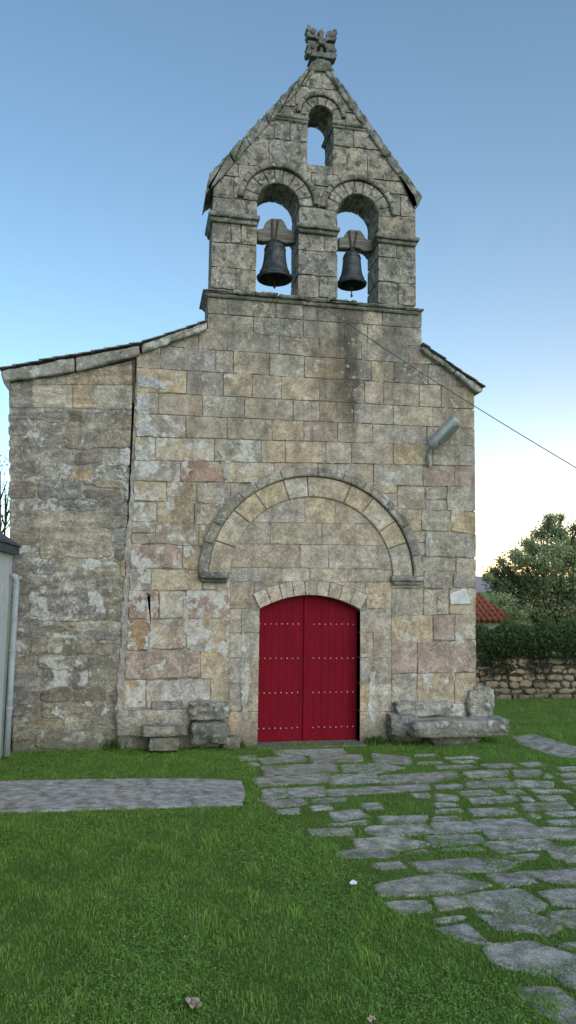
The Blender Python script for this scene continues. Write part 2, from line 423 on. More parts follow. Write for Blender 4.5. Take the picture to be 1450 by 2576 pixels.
rows = [
 (((340, 806), (1200, 880)), ((340, 866), (1200, 925)), [430, 500, 573, 703, 805, 910, 1030, 1085, 1140]),
 (((340, 866), (1200, 925)), ((340, 925), (1200, 974)), [344, 405, 543, 588, 678, 766, 870, 935, 992, 1078, 1150, 1200]),
 (((340, 925), (1200, 974)), ((340, 985), (1200, 1030)), [344, 470, 562, 635, 708, 805, 918, 965, 1055, 1110, 1199]),
 (((340, 985), (1200, 1030)), ((340, 1040), (1200, 1078)), [343, 398, 510, 615, 738, 805, 890, 990, 1090, 1199]),
 (((340, 1040), (1200, 1078)), ((340, 1098), (1200, 1122)), [342, 468, 572, 685, 765, 850, 938, 1075, 1130, 1199]),
 (((340, 1098), (1200, 1122)), ((340, 1158), (1200, 1172)), [340, 392, 540, 658, 718, 820, 885, 990, 1090, 1199]),
 (((335, 1158), (1200, 1172)), ((335, 1210), (1200, 1225)), [337, 455, 565, 690, 800, 940, 1065, 1145, 1199]),
 (((333, 1210), (1200, 1225)), ((333, 1262), (1200, 1285)), [335, 420, 495, 580, 700, 930, 1000, 1070, 1125, 1199]),
 (((330, 1262), (1200, 1285)), ((330, 1312), (1200, 1342)), [332, 395, 490, 570, 700, 990, 1060, 1135, 1199]),
 (((330, 1312), (1200, 1342)), ((330, 1367), (1200, 1405)), [330, 392, 500, 570, 700, 1000, 1070, 1199]),
 (((328, 1367), (1200, 1405)), ((328, 1430), (1200, 1440)), [328, 460, 530, 700, 1000, 1062, 1148, 1199]),
 (((325, 1430), (1200, 1440)), ((325, 1486), (1200, 1480)), [326, 380, 510, 600, 960, 1066, 1140, 1199]),
 (((322, 1486), (1200, 1480)), ((322, 1557), (1200, 1546)), [322, 400, 468, 600, 960, 1065, 1130, 1199]),
 (((320, 1557), (1200, 1546)), ((320, 1638), (1200, 1612)), [319, 375, 470, 600, 960, 1090, 1145, 1199]),
 (((318, 1638), (1200, 1612)), ((318, 1712), (1200, 1690)), [314, 505, 600, 960, 1050, 1199]),
 (((310, 1712), (1200, 1690)), ((310, 1782), (1200, 1770)), [309, 368, 530, 600, 960, 1050, 1145, 1199]),
 (((300, 1782), (1200, 1770)), ((300, 1890), (1200, 1860)), [303, 470, 600, 960, 1090, 1199]),
]
for i, (tp, bt, js) in enumerate(rows):
    e = i >= 7
    course(fac, tp, bt, js, fcol, .1, clip=body_clip, cuts=(hood_poly, port_rect), limef=flime, jit=.007 if e else .004, gap=.013 if e else .01, rnd=.02 if e else .01, ch=.007 if e else .004, dj=.007 if e else .004, vj=3 if e else 1, split=.16 if 7 <= i <= 9 else 0)
core_body = inset(body_clip, .02)
for q in subconv([core_body], [(p[0], p[1]) for p in door_poly]): fac.prism(q, .019, .6, 1)
tx0, tx1 = P(523, 800).x, P(1062, 820).x
zl = P(790, 754).z
fac.prism([(tx0+.02, P(523, 835).z-.1), (tx1-.02, P(1062, 880).z-.1), (tx1-.02, zl+.02), (tx0+.02, zl+.02)], .02, .59, 1)
fac.build('facade_wall', [M_ash, M_mort], church)

def ragged(pts, jit=.02, step=.03):
    w = [P2(*q) for q in pts]; out = []; w = ccw(w); n = len(w)
    for i in range(n):
        a, b2 = Vector(w[i]), Vector(w[(i+1) % n]); L = (b2-a).length; k = max(1, int(L/step))
        for t in range(k):
            q = a.lerp(b2, t/k); s = mnoise.noise(Vector((q.x*9, q.y*9, 3)))*jit*1.6+RG.gauss(0, jit*.35)
            d = (b2-a).normalized(); q = q+Vector((-d.y, d.x))*s; out.append((q.x, q.y))
    return out
def patch(pts, mt, name, y=-.012, jit=.02):
    mb = MB(); mb.prism(ragged(pts, jit), y, .02, 0, (.36, .36, .36), 0, 0); mb.build(name, mt, church)
patch([(348, 942), (372, 944), (420, 966), (415, 978), (360, 974), (346, 970)], M_cem, 'cement_patch')
patch([(344, 1000), (378, 998), (388, 1024), (370, 1034), (344, 1032)], M_cem, 'cement_patch')
patch([(343, 1062), (366, 1058), (388, 1076), (392, 1096), (344, 1098)], M_cem, 'cement_patch')
patch([(340, 1130), (370, 1136), (376, 1160), (340, 1158)], M_cem, 'cement_patch')
patch([(609, 1590), (626, 1590), (627, 1700), (625, 1798), (610, 1800), (607, 1690)], M_limep, 'lime_patch', .0, .024)
patch([(929, 1690), (944, 1688), (946, 1760), (944, 1832), (931, 1834), (930, 1760)], M_limep, 'lime_patch', .0, .024)
patch([(372, 1490), (378, 1492), (382, 1560), (395, 1600), (384, 1640), (372, 1642), (378, 1600), (370, 1550)], M_limep, 'lime_patch', -.014, .03)
patch([(462, 1505), (470, 1500), (476, 1560), (520, 1562), (500, 1572), (470, 1600), (462, 1560)], M_limep, 'lime_patch', -.014, .03)
patch([(478, 1622), (560, 1628), (566, 1644), (510, 1640), (480, 1634)], M_limep, 'lime_patch', -.014, .03)
patch([(548, 1130), (572, 1140), (582, 1190), (566, 1205), (560, 1170)], M_limep, 'lime_patch', -.014, .03)

# ---- rubble side wall (left)
sw = MB()
side_clip = [P2(32, 1900), P2(297, 1900), P2(337, 903), P2(200, 936), P2(20, 962)]
SL1 = (.2, .17, .14); SL2 = (.265, .232, .185); SL3 = (.25, .228, .2); SL4 = (.335, .288, .22); SL5 = (.36, .265, .165); SL6 = (.4, .355, .29)
def scol(x, y):
    if y < 1030 and x > 75: return pick({PALE: 2, TAN: 2})
    if x < 85: return pick({SL3: 2, SL2: 1})
    return pick({SL1: 2, SL2: 3.2, SL3: 3, SL4: 2, SL5: .7, SL6: .5}, .14)
def sl(x, y): return RG.uniform(-.25, .5) if x > 80 else -.3
course(sw, ((20, 930), (340, 880)), ((20, 968), (340, 968)), [22, 78, 165, 340], scol, clip=side_clip)
course(sw, ((20, 968), (340, 968)), ((20, 1026), (340, 1030)), [22, 80, 183, 235, 340], scol, clip=side_clip)
y = 1028.0
while y < 1880:
    h = RG.choice([34, 44, 54, 66, 78]); x = 18; js = [18, RG.uniform(65, 100)]; x = js[-1]
    while x < 340:
        x += RG.uniform(.9, 2.4)*h+16; js.append(min(x, 342))
    if js[-1]-js[-2] < 24: js.pop(-2)
    course(sw, ((20, y), (340, y)), ((20, y+h), (340, y+h)), js, scol, clip=side_clip, limef=sl, jit=.016, gap=.03, rnd=.035, ch=.011, dj=.012, vj=8, split=.45 if h > 50 else 0)
    y += h
sw.prism(inset(side_clip, .015), .009, .6, 1)
o = sw.build('side_wall', [M_rub, M_smear], church); o['label'] = 'dark rubble wall with smeared white lime left of the ashlar'
cr = MB()
cr.prism([P2(333, 905), P2(341, 905), P2(339, 1015), P2(334, 1015)], -.019, .03)
cr.build('open_joint', M_dgap, church)
cs = MB(); pts = []
for i in range(40):
    t = i/39; pts.append(P2(336-38*t+RG.uniform(-5, 3)-4-5*t, 1180+670*t))
pts2 = []
for i in range(40):
    t = 1-i/39; pts2.append(P2(336-38*t+RG.uniform(-3, 6)+3+5*t, 1180+670*t))
cs.prism(pts+pts2, -.0195, .02, 0, (.33, .32, .31), .0)
cs.build('mortar_strip', stone_mat('cement_strip', .7, .5, lime_add=.1, grey_top=False, usetint=False, base=(.31, .285, .255)), church)

nv = MB()
xl = P(24, 1400).x
nv.prism([(xl+.03, -.2), (xR-.03, -.2), (xR-.03, P(1198, 990).z), (tx1-.1, P(1062, 890).z), (tx0+.2, P(523, 850).z), (P(340, 915).x, P(340, 915).z), (xl+.03, P(24, 975).z)], .58, 10, 0, (.26, .23, .19))
nv.build('nave_wall', M_rub, church)

# ---- portal
portal = MB()
def pcol(x=0, y=0): return pick({PALE: 1.2, BEIGE: 4, GREY: 2.4, TAN: 1.2}, .1)
cutd = (door_poly, door_ring_poly)
YP = .01
pk = dict(gap=.011, ch=.005, rnd=.011)
course(portal, ((570, 1235), (990, 1240)), ((570, 1312), (990, 1319)), [580, 768, 845, 980], pcol, .1, YP, clip=inner_poly, **pk)
course(portal, ((570, 1312), (990, 1319)), ((570, 1368), (990, 1373)), [575, 680, 810, 895, 990], pcol, .1, YP, clip=inner_poly, **pk)
course(portal, ((570, 1368), (990, 1373)), ((570, 1427), (990, 1432)), [570, 755, 828, 992], pcol, .1, YP, clip=halfdisc(pcx, pcz, PR2-.004, PV, 36, down=.15), **pk)
rect_clip = [(pxl+.006, -.06), (pxr-.006, -.06), (pxr-.006, pcz+.25), (pxl+.006, pcz+.25)]
course(portal, ((570, 1427), (990, 1432)), ((570, 1464), (990, 1464)), [575, 710, 780, 875, 989], pcol, .1, YP, clip=rect_clip, cuts=cutd, **pk)
course(portal, ((570, 1464), (990, 1464)), ((570, 1531), (990, 1531)), [575, 640, 770, 920, 989], pcol, .1, YP, clip=rect_clip, cuts=cutd, **pk)
jy = [1531, 1592, 1655, 1720, 1790, 1880]
for k, (a, b2) in enumerate(zip(jy, jy[1:])):
    course(portal, ((570, a), (990, a)), ((570, b2), (990, b2)), [575, 608, 655] if k % 3 != 1 else [575, 655], pcol, .28, YP, clip=rect_clip, cuts=cutd, limef=lambda x, y: .12, **pk)
    course(portal, ((570, a), (990, a)), ((570, b2), (990, b2)), [903, 940, 989] if k % 2 else [903, 989], lambda x, y: vary((.38, .285, .185), .06) if y > 1660 and x < 945 else pcol(), .28, YP, clip=rect_clip, cuts=cutd, limef=lambda x, y: .08, **pk)
po = portal.build('portal', [M_port, M_mort], church)
vr = MB()
nseg = 9
for k in range(nseg):
    t0, t1 = k/nseg, (k+1)/nseg; g = .006; inn = []; out = []
    for i in range(7):
        t = t0+(t1-t0)*i/6
        xi = dxl+.001+(dxr-dxl-.002)*t; xo = dxm-rhw+2*rhw*t
        gg = g if i == 0 else (-g if i == 6 else 0)
        inn.append((xi+gg, darc(xi))); out.append((xo+gg, dzs+dring+(dzt-dzs)*(1-((xo-dxm)/rhw)**2)-.008))
    vr.prism(inn+out[::-1], YP-.012+RG.uniform(-.003, .003), .3, 0, pick({PALE: 2, BEIGE: 2}, .08), 0, .006)
vr.build('door_arch', M_vous, po)
ar = MB(); ring(ar, pcx, pcz, PR2, PR1-.012, 0.0, math.pi, 10, -.025, .15, lambda: pick({PALE: 1.6, BEIGE: 1.6, TAN: 1.2}, .08), PV, gap=.014, ch=.011)
ar.build('archivolt', M_vous, po)
hd = MB()
def hcol(): return pick({(.23, .205, .175): 3, DARK: 1.5, GREY: .6})
ring(hd, pcx, pcz, PR1, PR, 0.0, math.pi, 12, -.08, .22, hcol, PV, ch=.016, lime=.2, gap=.008)
hd.build('hood_mould', M_hood, po)
for a, b2, yt, yb, dk in ((500, 577, 1440, 1466, 1), (986, 1068, 1449, 1472, 0)):
    ib = MB(); q0, q1 = P(a, yt, -.09), P(b2, yb, -.09)
    ib.prism(rough_outline([(q0.x, q1.z+.06), (q1.x, q1.z+.06), (q1.x, q0.z), (q0.x, q0.z)], .06, .004), -.115, .2, 0, (.13, .125, .11) if dk else (.25, .23, .2), 0, .015)
    ib.prism([(q0.x+.05, q1.z), (q1.x-.03, q1.z), (q1.x-.01, q1.z+.062), (q0.x+.02, q1.z+.062)], -.07, .2, 0, (.1, .1, .085) if dk else (.22, .2, .18), 0, .015)
    ib.build('impost', M_hood, po)

# ---- door leaves
YD = .2
mid = P(771, 1700, YD).x
stud_me = None
def leaf(xa, xb, right):
    global stud_me
    mb = MB(); n = 7
    xs = [xa+(xb-xa)*i/n for i in range(n+1)]
    for i in range(n):
        g = .001; a, b2 = xs[i]+g, xs[i+1]-g
        poly = [(a, .012), (b2, .012)]+[(b2-(b2-a)*k/4, darc(b2-(b2-a)*k/4)-.004) for k in range(5)]
        mb.prism(poly, YD, YD+.05, 0, ch=.0014)
    mb.prism([(xa+.005, .03), (xb-.005, .03)]+[(xb-.005-(xb-xa-.01)*k/8, darc(xb-(xb-xa)*k/8)-.03) for k in range(9)], YD+.008, YD+.045, 1)
    o = mb.build('door_leaf', [M_red, M_redd], church)
    fr = MB()
    if right: fr.box(xa+.004, xa+.07, YD-.012, YD+.02, .012, darc(xa+.04)-.02, 0, ch=.005)
    else: fr.box(xb-.055, xb+.02, YD-.03, YD+.02, .012, darc(xb)-.012, 0, ch=.008)
    fr.build('closing_strip' if not right else 'stile', M_red, o)
    fr = MB(); fr.box(xa+.075 if right else xa+.01, xb-.075 if not right else xb-.01, YD-.008, YD+.02, .02, .15, 0, ch=.005); fr.build('bottom_rail', M_red, o)
    for py in (1570, 1656, 1742, 1830):
        z = P(770, py, YD).z; k = 8
        for i in range(k):
            x = (xa+.11 if right else xa+.03)+(xb-xa-.17)*i/(k-1)
            if stud_me is None:
                sb = MB(); pr = [(.012, 0), (.011, .006), (.007, .01), (.001, .012)]
                rings = [sb.verts([(r*math.cos(2*math.pi*q/10), -h, r*math.sin(2*math.pi*q/10)) for q in range(10)]) for r, h in pr]
                for a in range(3):
                    for q in range(10):
                        j = (q+1) % 10; sb.face((rings[a]+q, rings[a]+j, rings[a+1]+j, rings[a+1]+q))
                s = sb.build('stud', M_stud, o, True); stud_me = s.data
            else:
                s = bpy.data.objects.new('stud', stud_me); COL.objects.link(s); s.parent = o
            s.location = (x, YD-.0005 if py < 1800 else YD-.0085, z+RG.uniform(-.004, .004))
    return o
leaf(dxl+.004, mid, False); leaf(mid+.004, dxr-.004, True)
ds = MB()
ds.prism(rough_outline([(dxl-.05, -.05), (dxr+.05, -.05), (dxr+.05, .011), (dxl-.05, .011)], .1, .002), -.22, .3, 0, (.3, .28, .26), 0, .01)
ds.build('doorstep', M_port, church)

# ---- belfry
DB = .65
def opening(pl, pr, ym, ptop, sill):
    xa, xb = P(pl, ym).x, P(pr, ym).x; r = (xb-xa)/2; cx = (xa+xb)/2; zt = P((pl+pr)/2, ptop).z
    return dict(cx=cx, r=r, zs=zt-r, sill=sill)
zsill = P(790, 748).z
O1 = opening(646, 752, 620, 461, zsill-.05); O2 = opening(850, 953, 650, 488, zsill-.05); O3 = opening(776, 838, 360, 265, P(806, 416).z)
def opoly(o, e=0.0):
    return [(o['cx']-o['r']-e, o['sill']-e), (o['cx']+o['r']+e, o['sill']-e)]+halfdisc(o['cx'], o['zs'], o['r']+e, 1, 20)
vw = {0: .235, 1: .215, 2: .14}; hw = {0: .095, 1: .09, 2: .075}
OPS = [O1, O2, O3]
cuts = [opoly(o) for o in OPS]+[halfdisc(o['cx'], o['zs']+.02, o['r']+vw[i]+hw[i], 1, 24) for i, o in enumerate(OPS)]
bx0, bx1 = P(534, 620).x, P(1046, 650).x
bclip = [(bx0, zl-.05), (bx1, zl-.05), (bx1, P(1046, 506).z), P2(809, 150), (bx0, P(534, 474).z)]
bel = MB()
def bcol(x=0, y=0):
    if y < 430: return pick({GREY: 3, DARK: 2, BEIGE: 1.5}, .14)
    return pick({GREY: 4, BEIGE: 3, DARK: 1.5, TAN: .6}, .14)
bl = [((530, 724), (1046, 770)), ((530, 670), (1046, 716)), ((530, 607), (1046, 655)), ((530, 545), (1046, 600)), ((530, 493), (1046, 548)),
      ((530, 437), (1046, 494)), ((530, 404), (1046, 462)), ((530, 332), (1046, 389)), ((530, 286), (1046, 342)), ((530, 245), (1046, 303)), ((530, 190), (1046, 250)), ((530, 148), (1046, 208)), ((530, 90), (1046, 150))]
bj = [[530, 594, 648, 748, 803, 851, 951, 1002, 1050], [530, 648, 748, 851, 951, 1050], [530, 581, 607, 648, 748, 817, 851, 951, 998, 1050], [530, 648, 752, 851, 952, 1050],
      [530, 588, 640, 700, 760, 850, 905, 1008, 1050], [530, 600, 690, 785, 850, 930, 1050], [560, 677, 776, 838, 925, 1050], [600, 690, 730, 776, 838, 890, 1050], [640, 740, 800, 870, 1000], [680, 745, 860, 960], [700, 770, 840, 920], [740, 890]]
for k in range(12):
    course(bel, bl[k+1], bl[k], bj[k], bcol, DB-.01, clip=bclip, cuts=cuts, gap=.014, jit=.006, rnd=.02, ch=.008, dj=.008, vj=1.5)
pp = [inset(bclip, .02)]
for o in OPS: pp = subconv(pp, opoly(o, .02))
for z in pp: bel.prism(z, .027, DB-.03, 1)
belfry = bel.build('belfry', [M_bel, M_mort], church)
for i, o in enumerate(OPS):
    n = (9, 9, 5)[i]
    rb = MB(); ring(rb, o['cx'], o['zs'], o['r'], o['r']+vw[i], 0, math.pi, n, -.018, DB, lambda: pick({BEIGE: 3, GREY: 2.5, PALE: .6}), 1, irr=.15, ch=.01)
    rb.build('arch_ring', M_bel, belfry)
    hb = MB(); ring(hb, o['cx'], o['zs']+.02, o['r']+vw[i]+.004, o['r']+vw[i]+hw[i], .02, math.pi-.02, n, -.075+.011*i, .3, lambda: pick({GREY: 1.4, DARK: 3}), 1, ch=.014)
    hb.build('hood_mould', M_cop, belfry)
def impost(a, b2, yl, yr, hpx, ex0, ex1, pr=.1):
    ib = MB()
    p0 = P(a, yl, -.08); p1 = P(b2, yr, -.08); z1 = (p0.z+p1.z)/2; hh = hpx/155.0
    ib.prism(rough_outline([(p0.x, z1-hh*.5), (p1.x, z1-hh*.5), (p1.x, z1), (p0.x, z1)], .06, .004), -pr, DB+.04, 0, vary((.22, .21, .19)), 0, .013)
    ib.prism([(p0.x+ex0, z1-hh), (p1.x-ex1, z1-hh), (p1.x-.01, z1-hh*.5+.003), (p0.x+.01, z1-hh*.5+.003)], -pr*.5, DB, 0, vary((.18, .17, .155)), 0, .01)
    ib.build('impost', M_cop, belfry)
impost(526, 655, 528, 543, 24, .05, .05); impost(748, 857, 560, 571, 21, .05, .05); impost(947, 1056, 588, 596, 21, .05, .05)
impost(692, 781, 282, 290, 14, .02, .04, .05); impost(835, 926, 304, 310, 14, .04, .02, .05)
lb = MB(); p0 = P(512, 722, -.12); p1 = P(1071, 772, -.12); zt = (P(530, 724, -.1).z+P(1050, 770, -.1).z)/2
n = 9; xs = [p0.x+(p1.x-p0.x)*k/n+(RG.uniform(-.08, .08) if 0 < k < n else 0) for k in range(n+1)]
for a, b2 in zip(xs, xs[1:]):
    dz = RG.uniform(-.025, .012)
    lb.prism(rough_outline([(a+.004, zt-.06), (b2-.004, zt-.06), (b2-.004, zt+dz), (a+.004, zt+dz)], .06, .008), -.11+RG.uniform(-.02, .02), DB+.1, 0, vary((.23, .22, .2)), .15, .015)
lb.prism([(p0.x+.09, zt-.12), (p1.x-.09, zt-.12), (p1.x-.02, zt-.055), (p0.x+.02, zt-.055)], -.06, DB+.05, 0, (.2, .19, .175), 0, .02)
lb.build('ledge', M_cop, belfry)
def coping(o0, o1, i0, i1, n, tip):
    mb = MB(); ks = [0]+[(k+RG.uniform(-.2, .2))/n for k in range(1, n)]+[1]
    L = lambda a, b2, t: (a[0]+(b2[0]-a[0])*t, a[1]+(b2[1]-a[1])*t)
    for t0, t1 in zip(ks, ks[1:]):
        e = .002
        q = [L(o0, o1, t0+e), L(o0, o1, t1-e), L(i0, i1, t1-e), L(i0, i1, t0+e)]
        if t0 == 0: q = [tip]+q
        w = [P2(a, b2, -.06) for a, b2 in q]
        mb.prism(rough_outline(w, .07, .009, .014), -.04+RG.uniform(-.01, .01), DB+.1, 0, vary((.25, .24, .215)), .1, .012)
    return mb.build('coping', M_cop, belfry)
coping((527, 434), (803, 139), (545, 458), (806, 163), 6, (518, 484))
coping((1066, 494), (815, 141), (1044, 496), (811, 165), 6, (1049, 520))
# squarish carved cross: four leaf corners round a slim pierced cross
cb = MB(); c0 = P(809, 109, .2); sc = (P(848, 108, .2).x-P(770, 108, .2).x)/78
def cp(pts, y0=.16, y1=.34, t=(.15, .147, .138), ch=.008): cb.prism([(c0.x+a*sc, c0.z+b2*sc) for a, b2 in pts], y0, y1, 0, t, 0, ch)
for sx in (-1, 1):
    for sz, kz in ((1, 1.0), (-1, .92)):
        leafp = [(4, 4), (12, 5), (17, 9), (27, 8), (35, 10), (38, 17), (33, 22), (39, 30), (37, 39), (31, 40), (25, 33), (20, 34), (13, 30), (11, 23), (12, 16), (6, 12)]
        cp([(sx*u, sz*v*kz) for u, v in leafp])
        cp([(sx*u, sz*v*kz) for u, v in [(20, 17), (27, 16), (29, 23), (23, 26), (18, 23)]], .14, .2, (.1, .1, .09), .004)
cp([(-5, -42), (5, -42), (4, 0), (5, 22), (8, 30), (0, 40), (-8, 30), (-5, 22), (-4, 0)], .19, .31)
cp([(-34, -3), (-26, -5), (26, -5), (34, -3), (34, 3), (26, 4), (-26, 4), (-34, 3)], .2, .3)
cp([(10*math.cos(i*.524), 10*math.sin(i*.524)) for i in range(12)], .13, .37)
cp([(-30, -46), (30, -46), (25, -37), (12, -33), (-12, -33), (-25, -37)], .1, .4, (.17, .17, .15))
cb.build('stone_cross', stone_mat('dark_cross_stone', .5, .5, grey_top=False), belfry)
cpb = MB(); cpb.prism([P2(774, 172, -.1), P2(843, 172, -.1), P2(832, 150, -.1), P2(809, 142, -.1), P2(786, 150, -.1)], -.065, DB+.08, 0, (.2, .2, .18), .1, .02)
cpb.build('apex_stone', M_cop, belfry)

# ---- roof
def roof_slope(segs, ya, yb, cor, th=.013):
    rb = MB()
    for (x0, z0), (x1, z1), n in segs:
        for k in range(n):
            t0, t1 = k/n, min(1.0, (k+1.25)/n)
            yy = ya+RG.uniform(-.02, .02)
            while yy < yb:
                wd = RG.uniform(.28, .5); ye = min(yy+wd, yb)
                j = RG.uniform(0, .008)
                ax, az = x0+(x1-x0)*t0, z0+(z1-z0)*t0+.015+j; bx, bz = x0+(x1-x0)*t1, z0+(z1-z0)*t1+j*.5
                rb.hexa([(ax, yy, az), (ax, ye, az), (bx, ye, bz), (bx, yy, bz), (ax, yy, az+th), (ax, ye, az+th), (bx, ye, bz+th), (bx, yy, bz+th)]); yy = ye+.004
    o = rb.build('roof', M_slate, church)
    for q in cor:
        mb = MB(); w = [P2(a, b2, -.1) for a, b2 in q]
        mb.prism(rough_outline(w, .1, .007, .02), -.11, .25, 0, vary((.28, .262, .23)), .15, .016)
        mb.build('cornice', M_hood, o)
    return o
Lo, Lm, Lh = P2(-4, 927, -.14), P2(356, 862, -.14), P2(524, 806, -.14)
hz = P(523, 790).z+.25
roof_slope([(Lo, Lm, 11), (Lm, Lh, 6)], -.14, 10, [
    [(3, 933), (188, 900), (188, 934), (10, 960)], [(191, 899), (352, 869), (353, 891), (191, 934)], [(358, 865), (522, 810), (522, 827), (358, 888)]])
er = MB(); er.prism([P2(2, 938, -.1), P2(24, 934, -.1), P2(24, 985, -.1), P2(9, 963, -.1)], -.09, 10, 0, (.2, .19, .17), 0, .01)
er.build('eaves_cornice', M_cop, church)
Ro, Rh = P2(1222, 976, -.1), P2(1064, 863, -.1)
roof_slope([(Ro, Rh, 8)], -.1, 10, [[(1217, 980), (1150, 932), (1144, 938), (1198, 985), (1212, 988)], [(1148, 931), (1064, 870), (1066, 884), (1142, 937)]], .01)
bk = MB()
bk.prism([(tx0-.05, Lh[1]), (tx1+.05, Rh[1]), (tx1-.3, hz), (tx0+.5, hz)], DB+.02, 10)
bk.build('roof_ridge', M_slate, church)

# ================================================================== BELLS
def bell(label, ml, mrx, my, top, yoke, straps, clap):
    YB = .3; a, b2 = P(ml, my, YB), P(mrx, my, YB); cx = (a.x+b2.x)/2; R = (b2.x-a.x)/2
    z0 = a.z; Hh = P((ml+mrx)/2, top, YB).z-z0
    t = thing('bell', label, 'bell', (cx, YB, z0), 'bronze bells in the belfry')
    mb = MB(); pr = [(.9, .0), (.97, 0), (1, .015), (1.0, .05), (.93, .1), (.82, .2), (.72, .34), (.655, .5), (.62, .66), (.6, .8), (.57, .88), (.48, .95), (.3, .985), (.16, 1.0), (.0, 1.0)]
    mb.lathe((cx, YB, z0), [(r*R, z*Hh) for r, z in pr], 40)
    mb.lathe((cx, YB, z0), [(r*R, z*Hh) for r, z in [(0, .88), (.45, .84), (.55, .6), (.68, .3), (.9, 0)]], 40)
    mb.build('bell_body', M_bronze, t, True)
    for zz in (.06, .2, .8):
        rb = MB(); rr = {.06: 1.0, .2: .83, .8: .605}[zz]*R
        rb.lathe((cx, YB, z0+zz*Hh), [(rr-.004, -.008), (rr+.006, -.004), (rr+.006, .004), (rr-.004, .008)], 40); rb.build('moulding_band', M_bronze, t, True)
    yb_ = MB(); yb_.prism([P2(*q, YB) for q in yoke], YB-.075, YB+.075, 0, ch=.012); yk = yb_.build('yoke', M_wood, t)
    for q in straps:
        sb = MB(); sb.prism([P2(*v, YB-.09) for v in q], YB-.095, YB-.06); sb.build('strap', M_iron, yk)
    cr_ = MB(); ztop = z0+Hh
    for sx in (-1, 1): cr_.tube([(cx+sx*.05, YB, ztop-.01), (cx+sx*.06, YB, ztop+.05), (cx+sx*.02, YB, ztop+.1)], .018, 8)
    cr_.tube([(cx, YB-.01, ztop-.01), (cx, YB-.01, ztop+.1)], .022, 8); cr_.build('crown', M_bronze, t, True)
    c_ = MB(); zc = P(clap[0], clap[1], YB).z; c_.tube([(cx, YB, z0+Hh*.5), (cx, YB, z0+.03), (cx, YB, zc+.05)], [.012, .012, .01], 8)
    c_.lathe((cx, YB, zc), [(.001, 0), (.018, .01), (.022, .03), (.016, .05), (.001, .06)], 12); c_.build('clapper', M_iron, t, True)
bell('larger broad-mouthed dark bronze bell hanging in the left belfry arch', 647, 735, 700, 611,
     [(645, 582), (661, 579), (666, 566), (674, 558), (682, 554), (706, 555), (714, 563), (722, 580), (742, 588), (741, 613), (718, 617), (700, 609), (690, 607), (672, 610), (662, 612), (647, 609)],
     [[(683, 552), (689, 552), (689, 612), (683, 612)], [(697, 553), (702, 556), (695, 612), (691, 612)]], (688, 726))
bell('smaller grey bronze bell with narrower mouth in the right belfry arch', 849, 921, 715, 634,
     [(850, 602), (864, 600), (869, 589), (878, 582), (904, 584), (911, 592), (918, 605), (938, 611), (937, 633), (915, 636), (898, 628), (888, 626), (872, 629), (851, 628)],
     [[(876, 580), (881, 580), (888, 630), (884, 630)], [(896, 581), (901, 583), (892, 630), (888, 630)]], (884, 748))

# ================================================================== WALL FITTINGS
fl = thing('floodlight', 'grey metal floodlight tilted up on a bracket at the right of the facade', 'floodlight', P(1078, 1165))
mb = MB(); A = P(1082, 1126, -.22); B = P(1150, 1054, -.42); ax = (B-A)
prof = [(0, .05), (.02, .085), (.1, .112), (.25, .12), (.55, .125), (.9, .125), (.97, .118), (1, .09)]
mb.tube([A+ax*t for t, _ in prof], [r for _, r in prof], 20, sx=.85); mb.build('housing', M_galv, fl, True)
mb = MB(); nrm = Vector((.35, -.75, -.55)); nrm = (nrm-ax.normalized()*nrm.dot(ax.normalized())).normalized(); sd = ax.normalized().cross(nrm)
ctr = A+ax*.56+nrm*.092
pts = []
for k in range(20):
    a = 2*math.pi*k/20; ca, sa = math.cos(a), math.sin(a)
    pts.append(ctr+ax*(.34*math.copysign(abs(ca)**.5, ca))+sd*(.07*math.copysign(abs(sa)**.5, sa)))
o0_ = mb.verts(pts); o1_ = mb.verts([ctr+(p-ctr)*.95+nrm*.03 for p in pts])
mb.face([o1_+k for k in range(20)])
for k in range(20): mb.face((o0_+k, o0_+(k+1) % 20, o1_+(k+1) % 20, o1_+k))
mb.build('lens', M_glass, fl)
mb = MB(); b0 = P(1077, 1172, -.02); mb.tube([b0+Vector((0, .02, 0)), b0+Vector((0, -.05, .03)), P(1076, 1145, -.1), P(1080, 1128, -.18), A+ax*.1], .02, 8)
mb.build('arm', M_galv, fl, True)
mb = MB(); q = P(1078, 1155); mb.box(q.x-.04, q.x+.04, -.03, .02, q.z-.13, q.z+.08, ch=.006); mb.build('wall_plate', M_galv, fl)

mb = MB(); w0 = P(803, 766, -.14); w1 = P(1450, 1177, -1.6); dv = w1-w0; pts = []
for i in range(41):
    t = i/40*1.5; p = w0+dv*t; p.z -= .05*math.sin(math.pi*min(t, 1.0)); pts.append(p)
mb.tube(pts, .0065, 6); tag(mb.build('overhead_cable', M_cable), 'thin dark cable strung from the belfry ledge down to the right', 'cable')
mb = MB(); mb.prism([P2(1130, 1494), P2(1133, 1520), P2(1184, 1519), P2(1172, 1483), P2(1160, 1480), P2(1157, 1484)], -.03, .03, 0, ch=.005)
tag(mb.build('stone_plaque', M_marble), 'small white irregular stone plaque set in the right of the facade', 'plaque')

